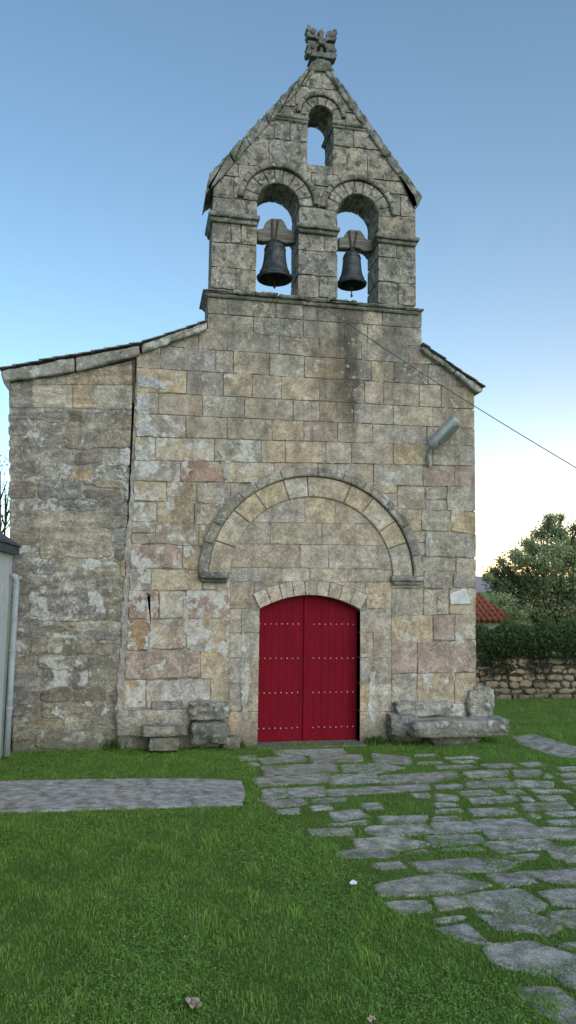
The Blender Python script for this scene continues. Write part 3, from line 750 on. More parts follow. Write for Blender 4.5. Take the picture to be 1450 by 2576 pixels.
# ================================================================== LOOSE STONES
def boulder(name, label, cat, ctr, size, rot=0.0, seed=0, square=.55, tint=(.3, .29, .27), amp=.12):
    bm = bmesh.new(); bmesh.ops.create_cube(bm, size=1); bmesh.ops.subdivide_edges(bm, edges=bm.edges[:], cuts=19, use_grid_fill=True)
    for v in bm.verts:
        p = v.co.copy(); s = p.normalized()*.62; q = p.lerp(s, 1-square)
        sv = Vector((q.x*size[0], q.y*size[1], q.z*size[2]))*3.2
        n1 = mnoise.noise(q*2.2+Vector((seed*7.1, 3, 1))); n2 = mnoise.noise(sv*1.6+Vector((seed*3.3, 9, 4))); n3 = mnoise.noise(sv*5+Vector((seed*1.3, 2, 8)))
        crk = -max(0, .12-abs(mnoise.noise(sv*.8+Vector((seed*2.7, 5, 6)))))*1.1
        q = q*(1+amp*n1+amp*.55*n2+amp*.3*n3+crk*amp*4); v.co = Vector((q.x*size[0], q.y*size[1], q.z*size[2]))
    me = bpy.data.meshes.new(name); bm.to_mesh(me); bm.free(); me.materials.append(M_bld)
    a = me.attributes.new('tint', 'FLOAT_COLOR', 'FACE'); a.data.foreach_set('color', [c for _ in me.polygons for c in (*tint, 1)])
    me.attributes.new('lime', 'FLOAT', 'FACE')
    me.polygons.foreach_set('use_smooth', [True]*len(me.polygons))
    o = bpy.data.objects.new(name, me); COL.objects.link(o); o.location = ctr; o.rotation_euler = (0, 0, rot)
    return tag(o, label, cat)
def bpx(name, label, cat, x0, y0, x1, y1, Y, dep, seed, sq=.6, rot=0.0, tint=(.34, .315, .275), amp=.14):
    a = P(x0, y1, Y); b2 = P(x1, y0, Y); a_ = Vector(((a.x+b2.x)/2, Y+dep*.5, (a.z+b2.z)/2))
    return boulder(name, label, cat, a_, ((b2.x-a.x)*.98, dep, (b2.z-a.z)*1.02), rot, seed, sq, tint, amp)
bpx('stone_step', 'upper flat stone of the small two-step pile left of the door', 'stone', 357, 1828, 460, 1854, -.42, .42, 1, .9, amp=.06)
bpx('stone_step', 'lower stone half sunk in grass under the two-step pile left of the door', 'stone', 374, 1855, 452, 1890, -.36, .34, 2, .88, amp=.07)
bpx('plinth_stone', 'long pale plinth stone behind the small two-step pile', 'stone', 290, 1786, 478, 1854, -.14, .34, 3, .92, tint=(.38, .34, .285), amp=.05)
bpx('boulder', 'upper cracked boulder white with lichen left of the door jamb', 'stone', 476, 1768, 580, 1814, -.24, .36, 4, .76, amp=.24)
bpx('boulder', 'lower dark cracked boulder on the grass left of the door jamb', 'stone', 480, 1818, 578, 1874, -.26, .36, 5, .74, tint=(.24, .23, .21), amp=.22)
bpx('plinth_stone', 'thin dark ledge stone just above the left plinth', 'stone', 380, 1764, 462, 1785, -.06, .2, 6, .85, tint=(.26, .24, .22), amp=.05)
bpx('boulder', 'rough lichen-covered stone above the bench slab beside the right jamb', 'stone', 992, 1766, 1140, 1804, -.16, .3, 7, .74, amp=.22)
bpx('boulder', 'small lichen-spotted stone under the left end of the bench slab', 'stone', 982, 1800, 1058, 1852, -.26, .36, 8, .7, tint=(.26, .25, .23), amp=.22)
bpx('stone_slab', 'broad mossy stone bench slab jutting past the right corner', 'stone', 1040, 1812, 1290, 1858, -.5, .6, 9, .82, tint=(.34, .325, .29), amp=.09)
bpx('boulder', 'dark stone in the grass carrying the middle of the bench slab', 'stone', 1085, 1845, 1210, 1880, -.36, .4, 12, .7, tint=(.2, .19, .17))
bpx('boulder', 'upright pale boulder on the bench slab at the church corner', 'stone', 1182, 1730, 1248, 1816, -.1, .36, 10, .62, amp=.2)
bpx('boulder', 'low stone in grass between left boulders and door jamb', 'stone', 560, 1856, 608, 1885, -.2, .25, 11, .6)

# ================================================================== PATH
slabs = [
 [(-90, 1966), (255, 1960), (258, 2034), (-90, 2046)], [(255, 1960), (385, 1959), (386, 2031), (258, 2034)], [(385, 1959), (479, 1958), (482, 2028), (386, 2031)], [(479, 1958), (608, 1964), (618, 1995), (610, 2024), (482, 2028)],
 [(650, 1905), (760, 1899), (770, 1911), (665, 1919)], [(780, 1899), (905, 1897), (910, 1913), (790, 1917)], [(940, 1893), (1030, 1903), (1035, 1920), (945, 1917)], [(600, 1900), (640, 1898), (645, 1908), (608, 1910)],
 [(860, 1922), (960, 1919), (1015, 1930), (940, 1943), (865, 1939)], [(660, 1926), (840, 1918), (850, 1940), (670, 1948)], [(640, 1955), (828, 1945), (825, 1965), (650, 1975)], [(832, 1948), (945, 1945), (950, 1965), (835, 1971)],
 [(955, 1950), (1040, 1944), (1145, 1938), (1152, 1950), (1085, 1965), (960, 1968)], [(660, 1985), (715, 1980), (720, 2000), (665, 2010)], [(660, 2012), (760, 2008), (770, 2020), (690, 2028)], [(725, 1982), (812, 1976), (816, 1998), (730, 2003)],
 [(820, 1985), (990, 1975), (1075, 1972), (1082, 1983), (830, 1999)], [(1165, 1940), (1270, 1935), (1272, 1948), (1180, 1953)], [(1290, 1935), (1360, 1935), (1350, 1950), (1295, 1950)], [(1175, 1965), (1290, 1965), (1290, 1976), (1180, 1977)],
 [(1300, 1960), (1390, 1965), (1385, 1978), (1305, 1976)], [(1095, 1993), (1145, 1999), (1152, 2010), (1105, 2011)], [(830, 2040), (905, 2035), (925, 2050), (845, 2060)], [(955, 2052), (1070, 2050), (1062, 2066), (965, 2068)],
 [(930, 2076), (1070, 2070), (1085, 2090), (960, 2101), (925, 2092)], [(780, 2084), (880, 2081), (886, 2096), (790, 2097)], [(1087, 2068), (1180, 2065), (1212, 2084), (1098, 2095)], [(1190, 2060), (1320, 2058), (1362, 2100), (1240, 2106), (1214, 2085)],
 [(895, 2107), (1010, 2102), (1078, 2120), (990, 2136), (900, 2126)], [(1072, 2101), (1200, 2098), (1216, 2115), (1092, 2125)], [(850, 2142), (905, 2132), (1000, 2140), (990, 2152), (860, 2154)], [(1220, 2117), (1362, 2106), (1402, 2125), (1260, 2141)],
 [(1342, 2078), (1480, 2082), (1480, 2112), (1372, 2104)], [(1035, 2167), (1200, 2155), (1305, 2164), (1255, 2187), (1060, 2187)], [(945, 2224), (1030, 2206), (1130, 2195), (1228, 2222), (1150, 2241), (960, 2247)], [(1095, 2256), (1160, 2250), (1180, 2272), (1110, 2282)],
 [(1165, 2247), (1300, 2232), (1372, 2270), (1330, 2290), (1200, 2282)], [(1320, 2192), (1480, 2180), (1480, 2216), (1390, 2216)], [(1360, 2240), (1480, 2230), (1480, 2276), (1400, 2271)], [(1208, 2297), (1330, 2292), (1412, 2320), (1380, 2346), (1250, 2331)],
 [(1385, 2292), (1500, 2285), (1500, 2332), (1430, 2326)], [(1103, 2332), (1172, 2321), (1228, 2366), (1150, 2357)], [(1220, 2381), (1330, 2362), (1452, 2400), (1447, 2445), (1320, 2436), (1240, 2411)], [(1308, 2482), (1400, 2482), (1470, 2540), (1450, 2590), (1360, 2534)],
 [(1410, 2452), (1500, 2455), (1500, 2495), (1470, 2490)], [(1378, 2132), (1480, 2125), (1480, 2168), (1400, 2156)], [(1290, 1852), (1340, 1846), (1480, 1886), (1480, 1906), (1400, 1900), (1310, 1870)], [(1230, 2195), (1310, 2190), (1345, 2215), (1270, 2226)],
 [(1180, 2005), (1290, 2000), (1300, 2012), (1190, 2018)], [(1310, 2020), (1420, 2015), (1440, 2030), (1330, 2036)], [(1180, 2032), (1290, 2030), (1300, 2044), (1195, 2048)], [(690, 1886), (860, 1881), (868, 1893), (705, 1899)],
]
def inside1(p, poly):
    r = False; n = len(poly)
    for i in range(n):
        (x1, y1), (x2, y2) = poly[i], poly[(i+1) % n]
        if (y1 > p[1]) != (y2 > p[1]) and p[0] < (x2-x1)*(p[1]-y1)/(y2-y1)+x1: r = not r
    return r
gpolys = []; wslabs = []
pv = MB()
STRIP_T = vary((.37, .352, .32), .02)
def put_slab(w, big, z):
    w = rough_outline(ccw(w), .1, .012, .02) if not big else ccw(w)
    n = len(w)
    tn = vary((.36, .338, .3), .16) if not big else vary(STRIP_T, .02)
    q = inset(w, .02 if not big else .0012)
    o0_ = pv.verts([(p[0], p[1], -.06) for p in w]); o1_ = pv.verts([(p[0], p[1], z-(.007 if not big else .002)) for p in w])
    tx_, ty_ = (0, 0) if big else (RG.uniform(-.005, .005), RG.uniform(-.005, .005)); cx_ = sum(p[0] for p in w)/n; cy_ = sum(p[1] for p in w)/n
    o2_ = pv.verts([(p[0], p[1], z+tx_*(p[0]-cx_)+ty_*(p[1]-cy_)) for p in q])
    for k in range(n):
        j = (k+1) % n; pv.face((o0_+k, o0_+j, o1_+j, o1_+k), 0, tn); pv.face((o1_+k, o1_+j, o2_+j, o2_+k), 0, tn)
    pv.face([o2_+k for k in range(n)], 0, tn)
for i, s in enumerate(slabs):
    w = ccw([(G(a, b2, .01).x, G(a, b2, .01).y) for a, b2 in s])
    w = inset(w, -.03) if i > 3 else w
    wslabs.append(w); put_slab(w, i < 4, .014 if i < 4 else RG.uniform(.002, .006))
    gpolys.append(inset(w, .04) if i > 3 else inset(w, .0))
region = [(G(a, b2).x, G(a, b2).y) for a, b2 in [(640, 1892), (900, 1884), (1050, 1893), (1500, 1932), (1500, 2560), (1330, 2490), (1215, 2385), (1090, 2320), (935, 2225), (840, 2135), (780, 2085), (655, 2030)]]
yy = min(p[1] for p in region)
while yy < -.15:
    hh = RG.uniform(.2, .34); xx = -2.0+RG.uniform(0, .3)
    while xx < 7.5:
        ww = RG.uniform(.3, .7)
        c_ = (xx+ww/2, yy+hh/2)
        q = [(xx+RG.uniform(0, .06), yy+RG.uniform(0, .05)), (xx+ww-RG.uniform(.0, .07), yy+RG.uniform(0, .05)), (xx+ww-RG.uniform(.0, .07), yy+hh-RG.uniform(0, .05)), (xx+RG.uniform(0, .06), yy+hh-RG.uniform(0, .05))]
        xx += ww+.025
        if not inside1(c_, region) or RG.random() < .22: continue
        rest = [q]
        for wsl in wslabs: rest = subconv(rest, inset(wsl, -.045))
        rest = [r_ for r_ in rest if abs(area(r_)) > .02]
        if not rest: continue
        r_ = max(rest, key=lambda t_: abs(area(t_)))
        bbx = max(p[0] for p in r_)-min(p[0] for p in r_); bby = max(p[1] for p in r_)-min(p[1] for p in r_)
        if min(bbx, bby) < .11: continue
        put_slab(r_, False, RG.uniform(-.001, .003)); gpolys.append(inset(ccw(r_), .025))
    yy += hh+.025
tag(pv.build('path', M_pave), 'irregular granite slabs sunk in the grass before the church', 'path', kind='structure')

# ================================================================== GROUND
gm = MB()
def gh(x, y): return 0.004*mnoise.noise(Vector((x*.9, y*.9, 0)))-.009
nx, ny = 90, 90
gx = np.concatenate([[-3000, -400, -60], np.linspace(-14, 16, nx), [60, 400, 3000]]); gy = np.concatenate([[-3000, -300, -40], np.linspace(-13, 12, ny), [40, 300, 3000]])
vid = gm.verts([(x, y, gh(x, y) if abs(x) < 20 and abs(y) < 14 else 0) for y in gy for x in gx]); k = len(gx)
for j in range(len(gy)-1):
    for i in range(k-1): gm.face((vid+j*k+i, vid+j*k+i+1, vid+(j+1)*k+i+1, vid+(j+1)*k+i))
tag(gm.build('ground', M_soil, smooth=True), 'turf ground around the church', 'ground', kind='structure')

hm = MB(); pr = []
for i in range(121):
    a = math.radians(-75+i*1.25); hgt = 24+9*mnoise.noise(Vector((i*.13, 2, 0)))+4*mnoise.noise(Vector((i*.5, 7, 0)))
    pr.append((1200*math.sin(a), 1200*math.cos(a), max(3, hgt)))
o0_ = hm.verts([(p[0], p[1], -5) for p in pr]); o1_ = hm.verts(pr); o2_ = hm.verts([(p[0]*1.3, p[1]*1.3, -5) for p in pr])
for i in range(120):
    hm.face((o0_+i+1, o0_+i, o1_+i, o1_+i+1)); hm.face((o1_+i+1, o1_+i, o2_+i, o2_+i+1))
tag(hm.build('hills', M_hill, smooth=True), 'low hazy mauve hills on the horizon', 'hills', kind='structure')

def fast_mesh(name, V, loops, starts, tint_face, mat, parent=None):
    me = bpy.data.meshes.new(name); me.vertices.add(len(V)); me.vertices.foreach_set('co', V.astype(np.float32).ravel())
    me.loops.add(len(loops)); me.loops.foreach_set('vertex_index', loops.astype(np.int32))
    me.polygons.add(len(starts)); me.polygons.foreach_set('loop_start', starts.astype(np.int32))
    me.materials.append(mat)
    a = me.attributes.new('tint', 'FLOAT_COLOR', 'FACE')
    c = np.ones((len(starts), 4), np.float32); c[:, :3] = tint_face; a.data.foreach_set('color', c.ravel())
    me.update(calc_edges=True); me.validate()
    o = bpy.data.objects.new(name, me); COL.objects.link(o); adopt(o, parent); return o
def wav(x, y, s, seed):
    r = np.random.default_rng(seed); out = np.zeros_like(x)
    for k in range(7):
        a = r.uniform(0, 6.28); f = s*r.uniform(.5, 2.2); out += np.sin((x*np.cos(a)+y*np.sin(a))*f+r.uniform(0, 6.28))
    return out/7**.5/1.0
def blades(name, xy, h, wd, tint, lean=1.9):
    n = len(xy); a = NP.uniform(0, 2*np.pi, n); d = np.stack([np.cos(a), np.sin(a)], 1); pd = np.stack([-d[:, 1], d[:, 0]], 1)
    ln = NP.uniform(.3, lean, n)[:, None]*h[:, None]
    V = np.zeros((n, 5, 3))
    V[:, 0, :2] = xy-pd*wd[:, None]/2; V[:, 1, :2] = xy+pd*wd[:, None]/2; V[:, 0, 2] = V[:, 1, 2] = -.015
    mdp = xy+d*ln*.35
    V[:, 2, :2] = mdp+pd*wd[:, None]*.4; V[:, 3, :2] = mdp-pd*wd[:, None]*.4; V[:, 2, 2] = V[:, 3, 2] = h*.6
    V[:, 4, :2] = xy+d*ln; V[:, 4, 2] = h*NP.uniform(.75, 1.0, n)
    base = (np.arange(n)*5)[:, None]
    loops = (base+np.array([0, 1, 2, 3, 3, 2, 4])[None, :]).ravel(); st = ((np.arange(n)*7)[:, None]+np.array([0, 4])[None, :]).ravel()
    return fast_mesh(name, V.reshape(-1, 3), loops, st, np.repeat(tint, 2, 0), M_grass)
def inside(x, y, poly):
    r = np.zeros(len(x), bool); n = len(poly)
    for i in range(n):
        x1, y1 = poly[i]; x2, y2 = poly[(i+1) % n]
        if abs(y2-y1) < 1e-9: continue
        c = ((y1 > y) != (y2 > y)) & (x < (x2-x1)*(y-y1)/(y2-y1)+x1); r ^= c
    return r
n = 1250000
x = NP.uniform(-8, 11, n); y = NP.uniform(-10.5, 5.2, n)
dx, dy = x-CAM.x, y-CAM.y
dep = dx*math.sin(PHI)+dy*math.cos(PHI); lat = dx*math.cos(PHI)-dy*math.sin(PHI)
keep = (dep > 2.6) & (np.abs(lat) < dep*.39+1.0) & ((y < -.02) | (x > xR+.05)) & ((y < 0) | (NP.random(n) < .5))
xc_out = G(24, 1880).x
keep &= ~((x < xc_out) & (y < -.1))
keep &= NP.random(n) < np.clip(5.5/dep, .35, 1)*1.0
x, y, dep = x[keep], y[keep], dep[keep]
onslab = np.zeros(len(x), bool)
for pl in gpolys:
    xs = [p[0] for p in pl]; ys = [p[1] for p in pl]
    bb = (x > min(xs)) & (x < max(xs)) & (y > min(ys)) & (y < max(ys))
    if bb.any():
        idx = np.where(bb)[0]; onslab[idx] |= inside(x[idx], y[idx], pl)
creep = (wav(x, y, 5, 21)+.8*wav(x, y, 14, 22)) > .85
onslab &= ~(creep & (x > -1.0))
x, y, dep = x[~onslab], y[~onslab], dep[~onslab]
n = len(x)
w1 = wav(x, y, 2.2, 1); w2 = wav(x, y, 7, 2); w3 = wav(x, y, 22, 3)
pathz = np.where(inside(x, y, region), 1.0, 0.0)
h = (.023+.006*w2+.006*w3+.003*w1)*NP.uniform(.55, 1.3, n)*(1-.25*pathz)
h = np.clip(h, .01, .06)
tuft = (w2+w3 > 2.2) & (pathz < .5); h[tuft] *= 1.4
wall_edge = (np.abs(y) < .22) & (NP.random(n) < .3); h[wall_edge] *= 2.8
wd = NP.uniform(.004, .0082, n)
t = np.clip(.56+.15*w1+.2*w2+.17*w3+NP.normal(0, .2, n), 0, 1)[:, None]
tint = (1-t)*np.array([.115, .235, .04])+t*np.array([.26, .425, .082])
yl = (NP.random(n) < .07)[:, None]; tint = np.where(yl, np.array([.4, .39, .17]), tint)
pz = (pathz*.35)[:, None]; tint = tint*(1-pz)+pz*np.array([.12, .17, .045])
tag(blades('grass', np.stack([x, y], 1), h, wd, tint), 'short rough green grass covering the churchyard', 'grass', kind='stuff')
def leaves(name, C_, size, tint, mat, parent=None, flat=0.0):
    n = len(C_); a = NP.normal(0, 1, (n, 3)); a[:, 2] *= (1-flat); a /= np.linalg.norm(a, axis=1)[:, None]
    b_ = NP.normal(0, 1, (n, 3)); b_[:, 2] *= (1-flat); b_ -= a*(a*b_).sum(1)[:, None]; b_ /= np.linalg.norm(b_, axis=1)[:, None]
    s = size[:, None]
    V = np.stack([C_-a*s, C_+b_*s*.5, C_+a*s, C_-b_*s*.5], 1).reshape(-1, 3)
    return fast_mesh(name, V, np.arange(4*n), np.arange(n)*4, tint, mat, parent)
n2 = 60000; pw = np.clip(.3+w1, .05, 2)*(1-.7*pathz); sel = NP.choice(n, n2, p=pw/pw.sum())
C_ = np.stack([x[sel]+NP.normal(0, .02, n2), y[sel]+NP.normal(0, .02, n2), h[sel]*NP.uniform(.4, .9, n2)], 1)
tt = NP.uniform(0, 1, n2)[:, None]
tag(leaves('clover', C_, NP.uniform(.006, .015, n2), (1-tt)*np.array([.13, .26, .05])+tt*np.array([.26, .42, .11]), M_grass, None, .75), 'low clover and broad leaved weeds among the grass', 'clover', kind='stuff')

def weed(px, Y, label, hgt, ns):
    bx = P(px, 1870, Y).x
    xy = np.array([[bx+RG.gauss(0, .07), Y+RG.gauss(0, .04)] for _ in range(ns)])
    hh = NP.uniform(.4, 1.0, ns)*hgt; t = NP.uniform(0, 1, ns)[:, None]
    tag(blades('weed_clump', xy, hh, NP.uniform(.01, .022, ns), (1-t)*np.array([.05, .11, .025])+t*np.array([.13, .21, .06]), 1.1), label, 'weeds')
weed(592, -.1, 'leafy weed tuft at the foot of the left door jamb', .2, 90)
weed(940, -.08, 'weed tuft at the foot of the right door jamb', .17, 90)
weed(285, -.08, 'weed tuft at the foot of the joint in the wall', .22, 80)
weed(985, -.2, 'weed tuft before the small stone by the right jamb', .16, 80)

# ================================================================== LEFT ANNEX
ax_ = G(27, 1876).x; an = thing('outbuilding', 'pale rendered outbuilding with dark slate eaves at the left edge', 'building', (ax_, -.3, 0))
zt_ = P(30, 1390, -.3).z
mb = MB(); mb.box(ax_-4, ax_, -6.5, -.22, -.05, zt_); mb.build('wall', M_rend, an)
mb = MB()
for k in range(8):
    xa = ax_+.1-.42*k; za = zt_+.05+.42*k*.75; yy = -6.6
    while yy < -.1:
        ye = min(yy+RG.uniform(.28, .4), -.1); j = RG.uniform(0, .01)
        mb.hexa([(xa-.5, yy, za+.36), (xa-.5, ye, za+.36), (xa, ye, za+.03+j), (xa, yy, za+.03+j), (xa-.5, yy, za+.385), (xa-.5, ye, za+.385), (xa, ye, za+.055+j), (xa, yy, za+.055+j)]); yy = ye+.004
mb.prism([(ax_+.08, zt_-.03), (ax_+.08, zt_+.08), (ax_-3.4, zt_+2.6), (ax_-3.4, zt_)], -6.5, -.15); mb.build('roof', M_dslate, an)
mb = MB(); zb = P(42, 1450, -.4).z
mb.tube([(ax_+.02, -.4, zb+.02), (ax_+.09, -.4, zb), (ax_+.1, -.4, zb-.08), (ax_+.095, -.4, 1.2), (ax_+.09, -.4, .03)], .042, 12)
dp = mb.build('downpipe', M_pipe, an, True)
for z in (zb-.12, 1.5, .7):
    mb = MB(); mb.lathe((ax_+.095, -.4, z), [(.043, -.02), (.05, -.02), (.05, .02), (.043, .02)], 16); mb.build('collar', M_pipe, dp)

# ================================================================== RIGHT BACKGROUND
yw = G(1340, 1757).y
sw_ = MB(); X0, X1 = xR-1.5, xR+12; z = -.05
def wcol(): return pick({(.29, .22, .15): 3, (.245, .2, .15): 3, (.34, .27, .19): 2, (.18, .15, .12): 2}, .15)
wall_top = 1.05
while z < wall_top:
    hh = RG.uniform(.07, .17); xx = X0
    while xx < X1:
        wl = RG.uniform(.12, .45); t0, t1 = RG.uniform(-.035, .035), RG.uniform(-.035, .035)
        put_block(sw_, [(xx, z+t0), (xx+wl, z+t1), (xx+wl, z+hh+t1), (xx, z+hh+t0)], yw+RG.uniform(-.05, .04), .3, wcol(), RG.uniform(-.5, .0), gap=.028, jit=.014, ch=.02, rnd=.045); xx += wl
    z += hh
sw_.box(X0, X1, yw+.05, yw+.5, -.1, wall_top+.02, 1)
tag(sw_.build('stone_wall', [M_wal, M_dgap]), 'dry rubble boundary wall under dark ivy right of the church', 'wall')
n = 56000; hx = NP.uniform(X0, X1, n); top = 1.62+.15*wav(hx, hx*0, 1.8, 8)+.09*wav(hx, hx*0, 6, 9)
ang = NP.uniform(0, np.pi, n); rr = np.sqrt(NP.uniform(.45, 1, n))
low = .88+.17*wav(hx, hx*0, 3, 10)
hzv = low+(top-low)*(np.sin(ang)*rr); hy = yw+.2-.44*np.cos(ang*1.0)*rr+NP.normal(0, .04, n)
dr = NP.random(n) < .16; hzv[dr] = NP.uniform(.5, 1.15, dr.sum()); hy[dr] = yw-.1+NP.normal(0, .03, dr.sum())
kp = ~dr | (np.sin(hx*2.3+1)+np.sin(hx*5.1) > .3)
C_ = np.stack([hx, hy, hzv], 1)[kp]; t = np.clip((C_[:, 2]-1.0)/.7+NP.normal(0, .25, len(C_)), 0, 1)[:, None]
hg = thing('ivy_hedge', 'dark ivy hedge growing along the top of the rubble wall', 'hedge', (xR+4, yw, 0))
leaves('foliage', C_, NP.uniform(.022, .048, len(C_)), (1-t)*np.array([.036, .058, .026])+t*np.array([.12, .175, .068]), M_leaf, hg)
mb = MB(); mb.prism([(X0, .95), (X1, .95), (X1, 1.42), (X0, 1.42)], yw+.0, yw+.38, 0)  # very dark solid block filling the inside of the ivy
mb.build('core_block', plain('ivy_core', (.012, .018, .009), (.03, .035, .018), 6), hg)

def tree(name, label, base, hgt, clumps, nl, lsz, c0, c1, trunk_r, spread=.3):
    t = thing(name, label, 'tree', base); b0 = Vector(base)
    tm = MB(); hub = b0+Vector((0, 0, hgt*.3)); tm.tube([b0-Vector((0, 0, .1)), b0.lerp(hub, .5)+Vector((.05, 0, 0)), hub], [trunk_r, trunk_r*.8, trunk_r*.65], 10)
    tm.build('trunk', M_bark, t, True)
    lm = MB()
    for c, r in clumps:
        c = Vector(c); mdl = hub.lerp(c, .5)+Vector((RG.uniform(-.2, .2), RG.uniform(-.2, .2), .15)); lm.tube([hub, mdl, c], [trunk_r*.4, trunk_r*.22, .012], 6)
        for _ in range(3):
            e = c+Vector((RG.gauss(0, 1), RG.gauss(0, 1), RG.gauss(0, .8)))*r*.6; lm.tube([mdl.lerp(c, .6), c.lerp(e, .5), e], [.022, .012, .005], 5)
    lm.build('limbs', M_bark, t, True)
    if nl:
        tot = sum(r**2 for _, r in clumps); Cs = []; Ts = []
        for c, r in clumps:
            k = int(nl*r*r/tot); d = NP.normal(0, 1, (k, 3)); d /= np.linalg.norm(d, axis=1)[:, None]; rr = r*NP.uniform(0, 1, k)**.45*(1+spread*NP.normal(0, 1, k))
            q = d*rr[:, None]*np.array([1, 1, .8]); Cs.append(q+np.array(c)); sh = RG.uniform(-.22, .22)
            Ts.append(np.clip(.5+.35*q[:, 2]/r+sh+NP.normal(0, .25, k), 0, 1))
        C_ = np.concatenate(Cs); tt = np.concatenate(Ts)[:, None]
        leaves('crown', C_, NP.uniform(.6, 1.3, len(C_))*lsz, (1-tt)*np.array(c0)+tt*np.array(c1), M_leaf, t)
    return t
YT = yw+3.2
tb = P(1385, 1600, YT); cl = []
for px, py, rp in [(1385, 1325, 32), (1360, 1345, 28), (1408, 1345, 34), (1345, 1385, 36), (1395, 1385, 44), (1440, 1375, 42), (1320, 1415, 36), (1370, 1425, 46), (1420, 1425, 50), (1460, 1410, 48), (1275, 1440, 34), (1310, 1465, 44), (1350, 1475, 50), (1405, 1480, 54), (1455, 1470, 54), (1246, 1440, 26), (1255, 1475, 34), (1305, 1510, 44), (1350, 1525, 52), (1410, 1530, 55), (1470, 1525, 55), (1500, 1430, 50), (1520, 1490, 55), (1385, 1303, 18), (1475, 1365, 40), (1410, 1302, 16), (1229, 1455, 18), (1545, 1440, 45), (1298, 1398, 26), (1330, 1368, 24), (1300, 1548, 26), (1318, 1540, 34), (1270, 1512, 28), (1370, 1560, 40), (1440, 1560, 40), (1450, 1330, 22), (1262, 1412, 16)]:
    Y = YT+RG.uniform(-.9, .9); c = P(px, py, Y); cl.append(((c.x, c.y, c.z), rp/1860*(YT-CAM.y)*.95))
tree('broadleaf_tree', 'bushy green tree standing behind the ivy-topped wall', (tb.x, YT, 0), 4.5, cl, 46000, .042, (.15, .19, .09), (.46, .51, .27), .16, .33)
bt = P(-20, 1500, 9); cl = [((P(px, py, 9).x, 9+RG.uniform(-.5, .5), P(px, py, 9).z), .5) for px, py in [(4, 1190), (-30, 1180), (8, 1240), (-60, 1230), (10, 1275), (-20, 1150), (-80, 1290), (2, 1300), (-50, 1320)]]
tree('bare_tree', 'leafless thin branched tree just past the left corner of the church', (bt.x, 9, 0), 5, cl, 900, .03, (.04, .035, .02), (.09, .08, .04), .12)

hs = thing('house', 'low house with red clay tile roof beyond the boundary wall', 'house', (P(1240, 1500, yw+7).x, yw+7, 0))
re = P(1290, 1562, yw+7)
mb = MB(); x0, x1 = P(1100, 1500, yw+7).x, P(1292, 1560, yw+7).x
mb.box(x0, x1-.3, yw+7.2, yw+11, -.1, re.z); mb.build('wall', M_rend, hs)
mb = MB(); zr = P(1200, 1470, yw+9.2).z; nT = int((x1-x0)/.2)
for i in range(nT):
    xa = x0+(x1-x0)*i/nT; w_ = (x1-x0)/nT
    for j in range(9):
        t0, t1 = j/9, (j+1.15)/9; hip = max(0.0, 1-(x1-xa)/.95)
        if t0 > 1-hip: continue
        y0_, y1_ = yw+6.9+2.3*t0, yw+6.9+2.3*t1; z0_, z1_ = re.z+(zr-re.z)*t0+.03, re.z+(zr-re.z)*t1
        mb.tube([(xa+w_/2, y0_, z0_), (xa+w_/2, y1_, z1_)], [w_*.55, w_*.45], 8)
o_ = mb.verts([(x0, yw+6.95, re.z), (x1, yw+6.95, re.z), (x1-.95, yw+9.2, zr-.02), (x0, yw+9.2, zr-.02)]); mb.face((o_, o_+1, o_+2, o_+3))
mb.build('roof', M_tile, hs, True)

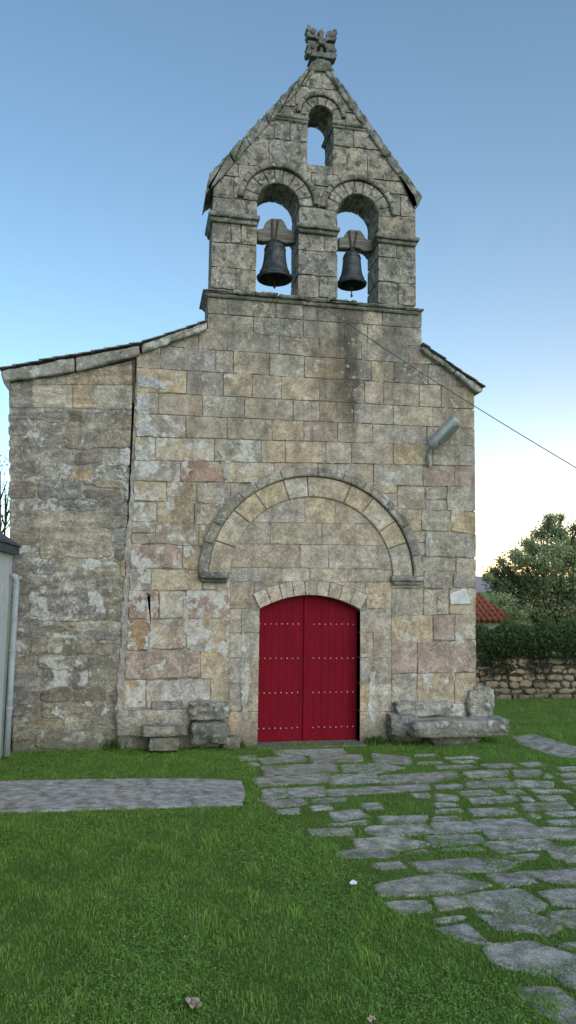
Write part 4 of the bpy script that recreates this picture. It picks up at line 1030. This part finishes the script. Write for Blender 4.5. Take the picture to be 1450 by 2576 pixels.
# ================================================================== LITTER
def crumple(name, px, py, s, mat, label, cat, flat=.5):
    q = G(px, py, .035); bm = bmesh.new(); bmesh.ops.create_grid(bm, x_segments=7, y_segments=5, size=1)
    for v in bm.verts:
        nn = mnoise.noise(v.co*1.7+Vector((px, py, 0))); r_ = 1-.25*abs(mnoise.noise(v.co*2.5+Vector((py, 1, 0))))
        edge = 1-.35*(abs(v.co.x)**2)*(1 if name == 'fallen_leaf' else .3)
        v.co = Vector((v.co.x*s*r_, v.co.y*s*.6*edge*r_, nn*s*flat))
    me = bpy.data.meshes.new(name); bm.to_mesh(me); bm.free(); me.materials.append(mat)
    o = bpy.data.objects.new(name, me); COL.objects.link(o); o.location = (q.x, q.y, .036); o.rotation_euler = (.15, .1, RG.uniform(0, 3)); tag(o, label, cat)
crumple('paper_scrap', 889, 2221, .045, M_paper, 'crumpled white paper scrap lying in the grass', 'litter', .7)
crumple('fallen_leaf', 486, 2520, .075, M_dry, 'pale brown dry leaf in the near left grass', 'leaf', .5)
crumple('fallen_leaf', 935, 2562, .03, M_dry, 'small dry leaf in grass at the bottom edge', 'leaf', .5)

# ================================================================== LIGHT
w = bpy.data.worlds.new('World'); scene.world = w; w.use_nodes = True; nt = w.node_tree; nt.nodes.clear()
EL, AZ = math.radians(26), math.radians(160)      # azimuth clockwise from +Y
def skytex(el, az, air, dust, oz):
    s = nt.nodes.new('ShaderNodeTexSky'); s.sky_type = 'NISHITA'; s.sun_disc = False; s.sun_elevation = el; s.sun_rotation = az
    s.air_density = air; s.dust_density = dust; s.ozone_density = oz; s.altitude = 300; return s.outputs[0]
c1 = mix(nt, 1.0, skytex(EL, AZ, 1.15, .25, 1.6), (1.12, 1.36, 1.4), 'MULTIPLY')
c2 = mix(nt, 1.0, skytex(math.radians(1.8), math.radians(34), 1.0, .8, 1.0), (.42, .34, .15), 'MULTIPLY')
bg = N(nt, 'ShaderNodeBackground', {'Color': mix(nt, 1.0, c1, c2, 'ADD'), 'Strength': .142}); out = nt.nodes.new('ShaderNodeOutputWorld'); nt.links.new(bg.outputs[0], out.inputs[0])
sd_ = bpy.data.lights.new('sun', 'SUN'); sd_.energy = 2.1; sd_.angle = math.radians(70); sd_.color = (1, .92, .81)
so = bpy.data.objects.new('sun', sd_); COL.objects.link(so)
dirv = Vector((math.sin(AZ)*math.cos(EL), math.cos(AZ)*math.cos(EL), math.sin(EL)))
so.rotation_euler = dirv.to_track_quat('Z', 'Y').to_euler()
scene.view_settings.view_transform = 'Standard'; scene.view_settings.look = 'None'; scene.view_settings.exposure = 0
